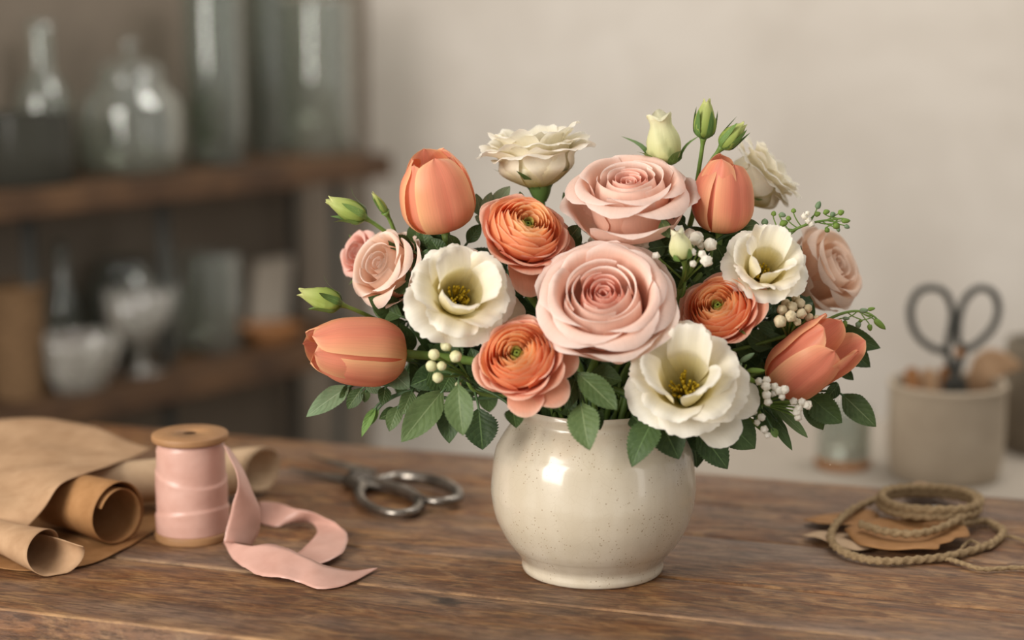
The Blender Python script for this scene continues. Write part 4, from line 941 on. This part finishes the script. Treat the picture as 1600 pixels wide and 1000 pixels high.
# wooden dish, block, card
p = on_shelf(415, .11); p.z = z_lo1; m = mpp(p)
v, f = lathe(smooth_prof([(.0004, 0), (34 * m, 0), (48 * m, 20 * m), (50 * m, 24 * m), (46 * m, 23 * m), (32 * m, 6 * m), (.0004, 5 * m)], 30), 40)
o = tag(link('wooden_dish', v, f, 'wood_item'), 'shallow warm wooden dish at the right of the lower shelf', 'dish'); o.location = p
p = on_shelf(408, .035); m = mpp(p); rz = Matrix.Rotation(math.atan2(SN.y, SN.x) + pi / 2, 4, 'Z') @ Matrix.Rotation(radians(8), 4, 'X')
v, f = box(-42 * m, 42 * m, -.006, .006, 0, 110 * m); o = link('pale_card_box', v, f, 'card', smooth=False); bevel(o, .001)
o.matrix_world = Matrix.Translation(V((p.x, p.y, z_lo1))) @ rz; tag(o, 'pale rectangular card box leaning at the back of the lower shelf', 'box')
p = on_shelf(100, .075); m = mpp(p)
v, f = box(-46 * m, 46 * m, -.02, .02, 0, 62 * m); o = link('wooden_block', v, f, 'wood_item', smooth=False); bevel(o, .002)
o.matrix_world = Matrix.Translation(V((p.x, p.y, z_lo1))) @ Matrix.Rotation(math.atan2(SN.y, SN.x) + pi / 2, 4, 'Z'); tag(o, 'small wooden block behind the faceted glass bowl', 'block')
# leaf in tall vase
p = on_shelf(320, .10); p.z = z_up1 + .008; lo_, li = thing('cut_leaf_stem', 'yellow-green leaf stem inside the tall cylinder vase', 'leaf sprig', p)
v, f = tube([p, p + V((.004, 0, .05)), p + V((-.008, 0, .10))], .0015, 6); link('stem', v, f, 'stem', lo_, inv=li)
for (dx, dz, ex, ez) in ((-.006, .06, -.024, .085), (-.006, .09, .016, .10), (.0, .03, -.02, .05), (.0, .03, .02, .058)):
    v, f, uv = leaf_geo(p + V((dx, 0, dz)), p + V((ex, -.005, ez)), .016, V((0, -1, .1))); link('leaf', v, f, 'sepal', lo_, uv, inv=li)

# ------------------------------------------------------------------ ledge on the right, with crock, pot and jar
LZ = at(1475, 742, .62).z
cn, cni = thing('side_counter', 'pale grey plastered counter behind the right end of the table', 'counter', V((.9, .68, ZF)))
v, f = box(.06, 1.9, .50, .90, LZ - .03, LZ); bevel(link('countertop', v, f, 'counter', cn, smooth=False, inv=cni), .003)
v, f = box(.10, 1.86, .53, .88, ZF, LZ - .0302); link('counter_base', v, f, 'counter', cn, smooth=False, inv=cni)
cp = V((at(1475, 742, .62).x, .62, LZ)); cm = mpp(cp)
CR = 89 * cm; CH = (742 - 598) * cm / .97
ck, cki = thing('stoneware_crock', 'grey stoneware crock holding shears on the ledge behind the table', 'crock', cp)
v, f = lathe(smooth_prof([(.0005, .0), (CR * .80, 0), (CR * .93, .006), (CR * .99, .03), (CR, CH * .6), (CR, CH * .9), (CR * 1.02, CH * .97), (CR * 1.0, CH), (CR * .93, CH * .99), (CR * .92, CH * .8), (CR * .9, .02), (.0005, .012)], 90), 56)
link('body', v, f, 'stone', ck)
shp = cp + V((0, 0, .02))
sr, sri = thing('shears', 'black iron shears standing handles-up in the grey crock', 'shears', shp)
yS = .60
def hnd(ring, arm, r=.0042):
    pts = smooth_pts([at(x, y, yS) for x, y in ring], 48, True); a = tube(pts, lambda t: r, 10, True)
    b = tube(smooth_pts([at(x, y, yS) for x, y in arm], 14), lambda t: r * (1 + .5 * t), 10); return join(a, b)
v, f = hnd([(1484, 520), (1488, 490), (1480, 462), (1462, 450), (1438, 454), (1424, 475), (1424, 503), (1436, 528), (1460, 545), (1478, 545)], [(1476, 540), (1486, 570), (1498, 600)]); link('handle', v, f, 'iron_dark', sr, inv=sri)
v, f = hnd([(1496, 535), (1498, 500), (1508, 468), (1530, 450), (1552, 458), (1560, 482), (1553, 508), (1535, 530), (1512, 545)], [(1508, 538), (1498, 570), (1488, 600)]); link('handle', v, f, 'iron_dark', sr, inv=sri)
for (x0, x1, dy) in ((1498, 1512, 0), (1488, 1470, .004)):
    a, b = at(x0, 590, yS + dy), at(x1, 700, yS + dy); d = (b - a); vs = []
    for i in range(11):
        t = i / 10; w = .008 * (1 - t ** 2) + .0008; c = a + d * t
        for (q, h) in ((-1, 0), (0, -.0015), (1, 0), (0, .0015)): vs.append(c + V((q * w, h, 0)))
    link('blade', vs, grid_faces(4, 10, True), 'iron_dark', sr, inv=sri, smooth=False)
v, f = lathe([(.0001, .004), (.004, .0035), (.005, 0), (.005, -.006)], 14)
T = Matrix.Translation(at(1500, 552, yS - .006)) @ Matrix.Rotation(radians(90), 4, 'X'); link('pivot_screw', [T @ p for p in v], f, 'wood_item', sr, inv=sri)
for k, (x0, y0, x1, y1, w, mat, lab) in enumerate(((1432, 700, 1424, 574, 22, 'wood_item', 'brown wooden plant tag in the crock nearest its left rim'), (1458, 700, 1450, 576, 24, 'kraft', 'pale wooden plant tag in the crock beside the shears'), (1482, 700, 1476, 572, 18, 'wood_item', 'narrow brown stick between the pale tag and the shears'))):
    a, b = at(x0, y0, yS - .004 + .006 * k), at(x1, y1, yS - .004 + .006 * k); d = (b - a).normalized(); s = d.cross(V((0, 1, 0))).normalized(); w_ = w * .5 * mpp(a); n = d.cross(s); L = (b - a).length; vs = []
    for (t, q) in ((0, .3), (.08, 1), (.9, 1), (.97, .8), (1, .4)):
        for (i, j) in ((-1, -1), (1, -1), (1, 1), (-1, 1)): vs.append(a + d * L * t + s * i * w_ * q + n * j * .0015)
    link_o = link('plant_tag', vs, grid_faces(4, 4, True) + [(3, 2, 1, 0), (16, 17, 18, 19)], mat, smooth=False); tag(link_o, lab, 'tag', 'sticks and tags in the crock')
rows = [[at(1512, 700, .66), at(1545, 700, .67), at(1580, 700, .68), at(1606, 700, .70)], [at(1515, 600, .65), at(1545, 595, .66), at(1580, 592, .68), at(1606, 600, .70)], [at(1518, 560, .66), at(1545, 542, .67), at(1580, 548, .69), at(1610, 575, .71)]]
rows = [[at(1505, 715, .635), at(1520, 715, .64), at(1534, 715, .645), at(1546, 715, .65)], [at(1508, 600, .635), at(1530, 598, .64), at(1548, 598, .645), at(1556, 602, .65)], [at(1520, 560, .64), at(1545, 544, .65), at(1572, 550, .66), at(1600, 575, .67)]]
v, f = patch(rows, 20, 20, .004, 41, -9); thick(tag(link('kraft_paper_wrap', v, f, 'kraft'), 'crumpled tan kraft paper sticking up from the crock behind the shears', 'paper'), .0008)
pp = V((at(1640, 742, .74).x, .74, LZ)); pm = mpp(pp)
v, f = lathe(smooth_prof([(.0005, 0), (66 * pm, 0), (74 * pm, .01), (76 * pm, 70 * pm), (76 * pm, 158 * pm), (71 * pm, 160 * pm), (70 * pm, 30 * pm), (.0005, .012)], 50), 48)
o = tag(link('stoneware_pot', v, f, 'stone_dark'), 'darker stoneware pot cut off at the right edge, beside the crock', 'pot'); o.location = pp
jp = V((at(1316, 742, .66).x, .66, LZ)); jm = mpp(jp)
v, f = lathe([(.0004, 0), (42 * jm, 0), (43 * jm, .003), (43 * jm, .007), (42 * jm, .010), (.0004, .010)], 40)
o = tag(link('wooden_coaster', v, f, 'wood_item'), 'round wooden coaster under the short glass jar', 'coaster'); o.location = jp
gj, gji = thing('glass_jar', 'short clear glass jar on the coaster left of the crock', 'jar', jp + V((0, 0, .0103)))
v, f = lathe([(.0004, 0)] + [(r * 42 * jm, z * 82 * jm) for r, z in CYL] + [(39 * jm, 80 * jm), (39 * jm, .005), (.0004, .005)], 40); link('body', v, f, 'glass', gj)

# ------------------------------------------------------------------ light
def area(name, loc, target, sx, sy, power, color):
    l = bpy.data.lights.new(name, 'AREA'); l.shape = 'RECTANGLE'; l.size = sx; l.size_y = sy; l.energy = power; l.color = color
    o = bpy.data.objects.new(name, l); COL.objects.link(o); o.location = loc
    o.rotation_euler = (V(target) - V(loc)).to_track_quat('-Z', 'Y').to_euler(); return o
area('window_light', (-1.55, -1.35, .84), (0, 0, .15), 1.0, 1.65, 60, (1, .955, .89))
area('side_streak_light', (1.9, -1.5, .7), (.1, .3, .2), .35, 1.7, 4, (1, .97, .92))  # added strip lamp that draws streaks on the glass, no real window here
area('wall_fill_light', (.95, .75, 1.9), (.85, 2.08, .2), 1.4, .6, 34, (1, .96, .90))  # added fill lamp to brighten the back wall, no real fixture
w = bpy.data.worlds.new('room_ambience'); bpy.context.scene.world = w; w.use_nodes = True
w.node_tree.nodes['Background'].inputs[0].default_value = (1, .955, .89, 1); w.node_tree.nodes['Background'].inputs[1].default_value = .50
bpy.context.view_layer.update()
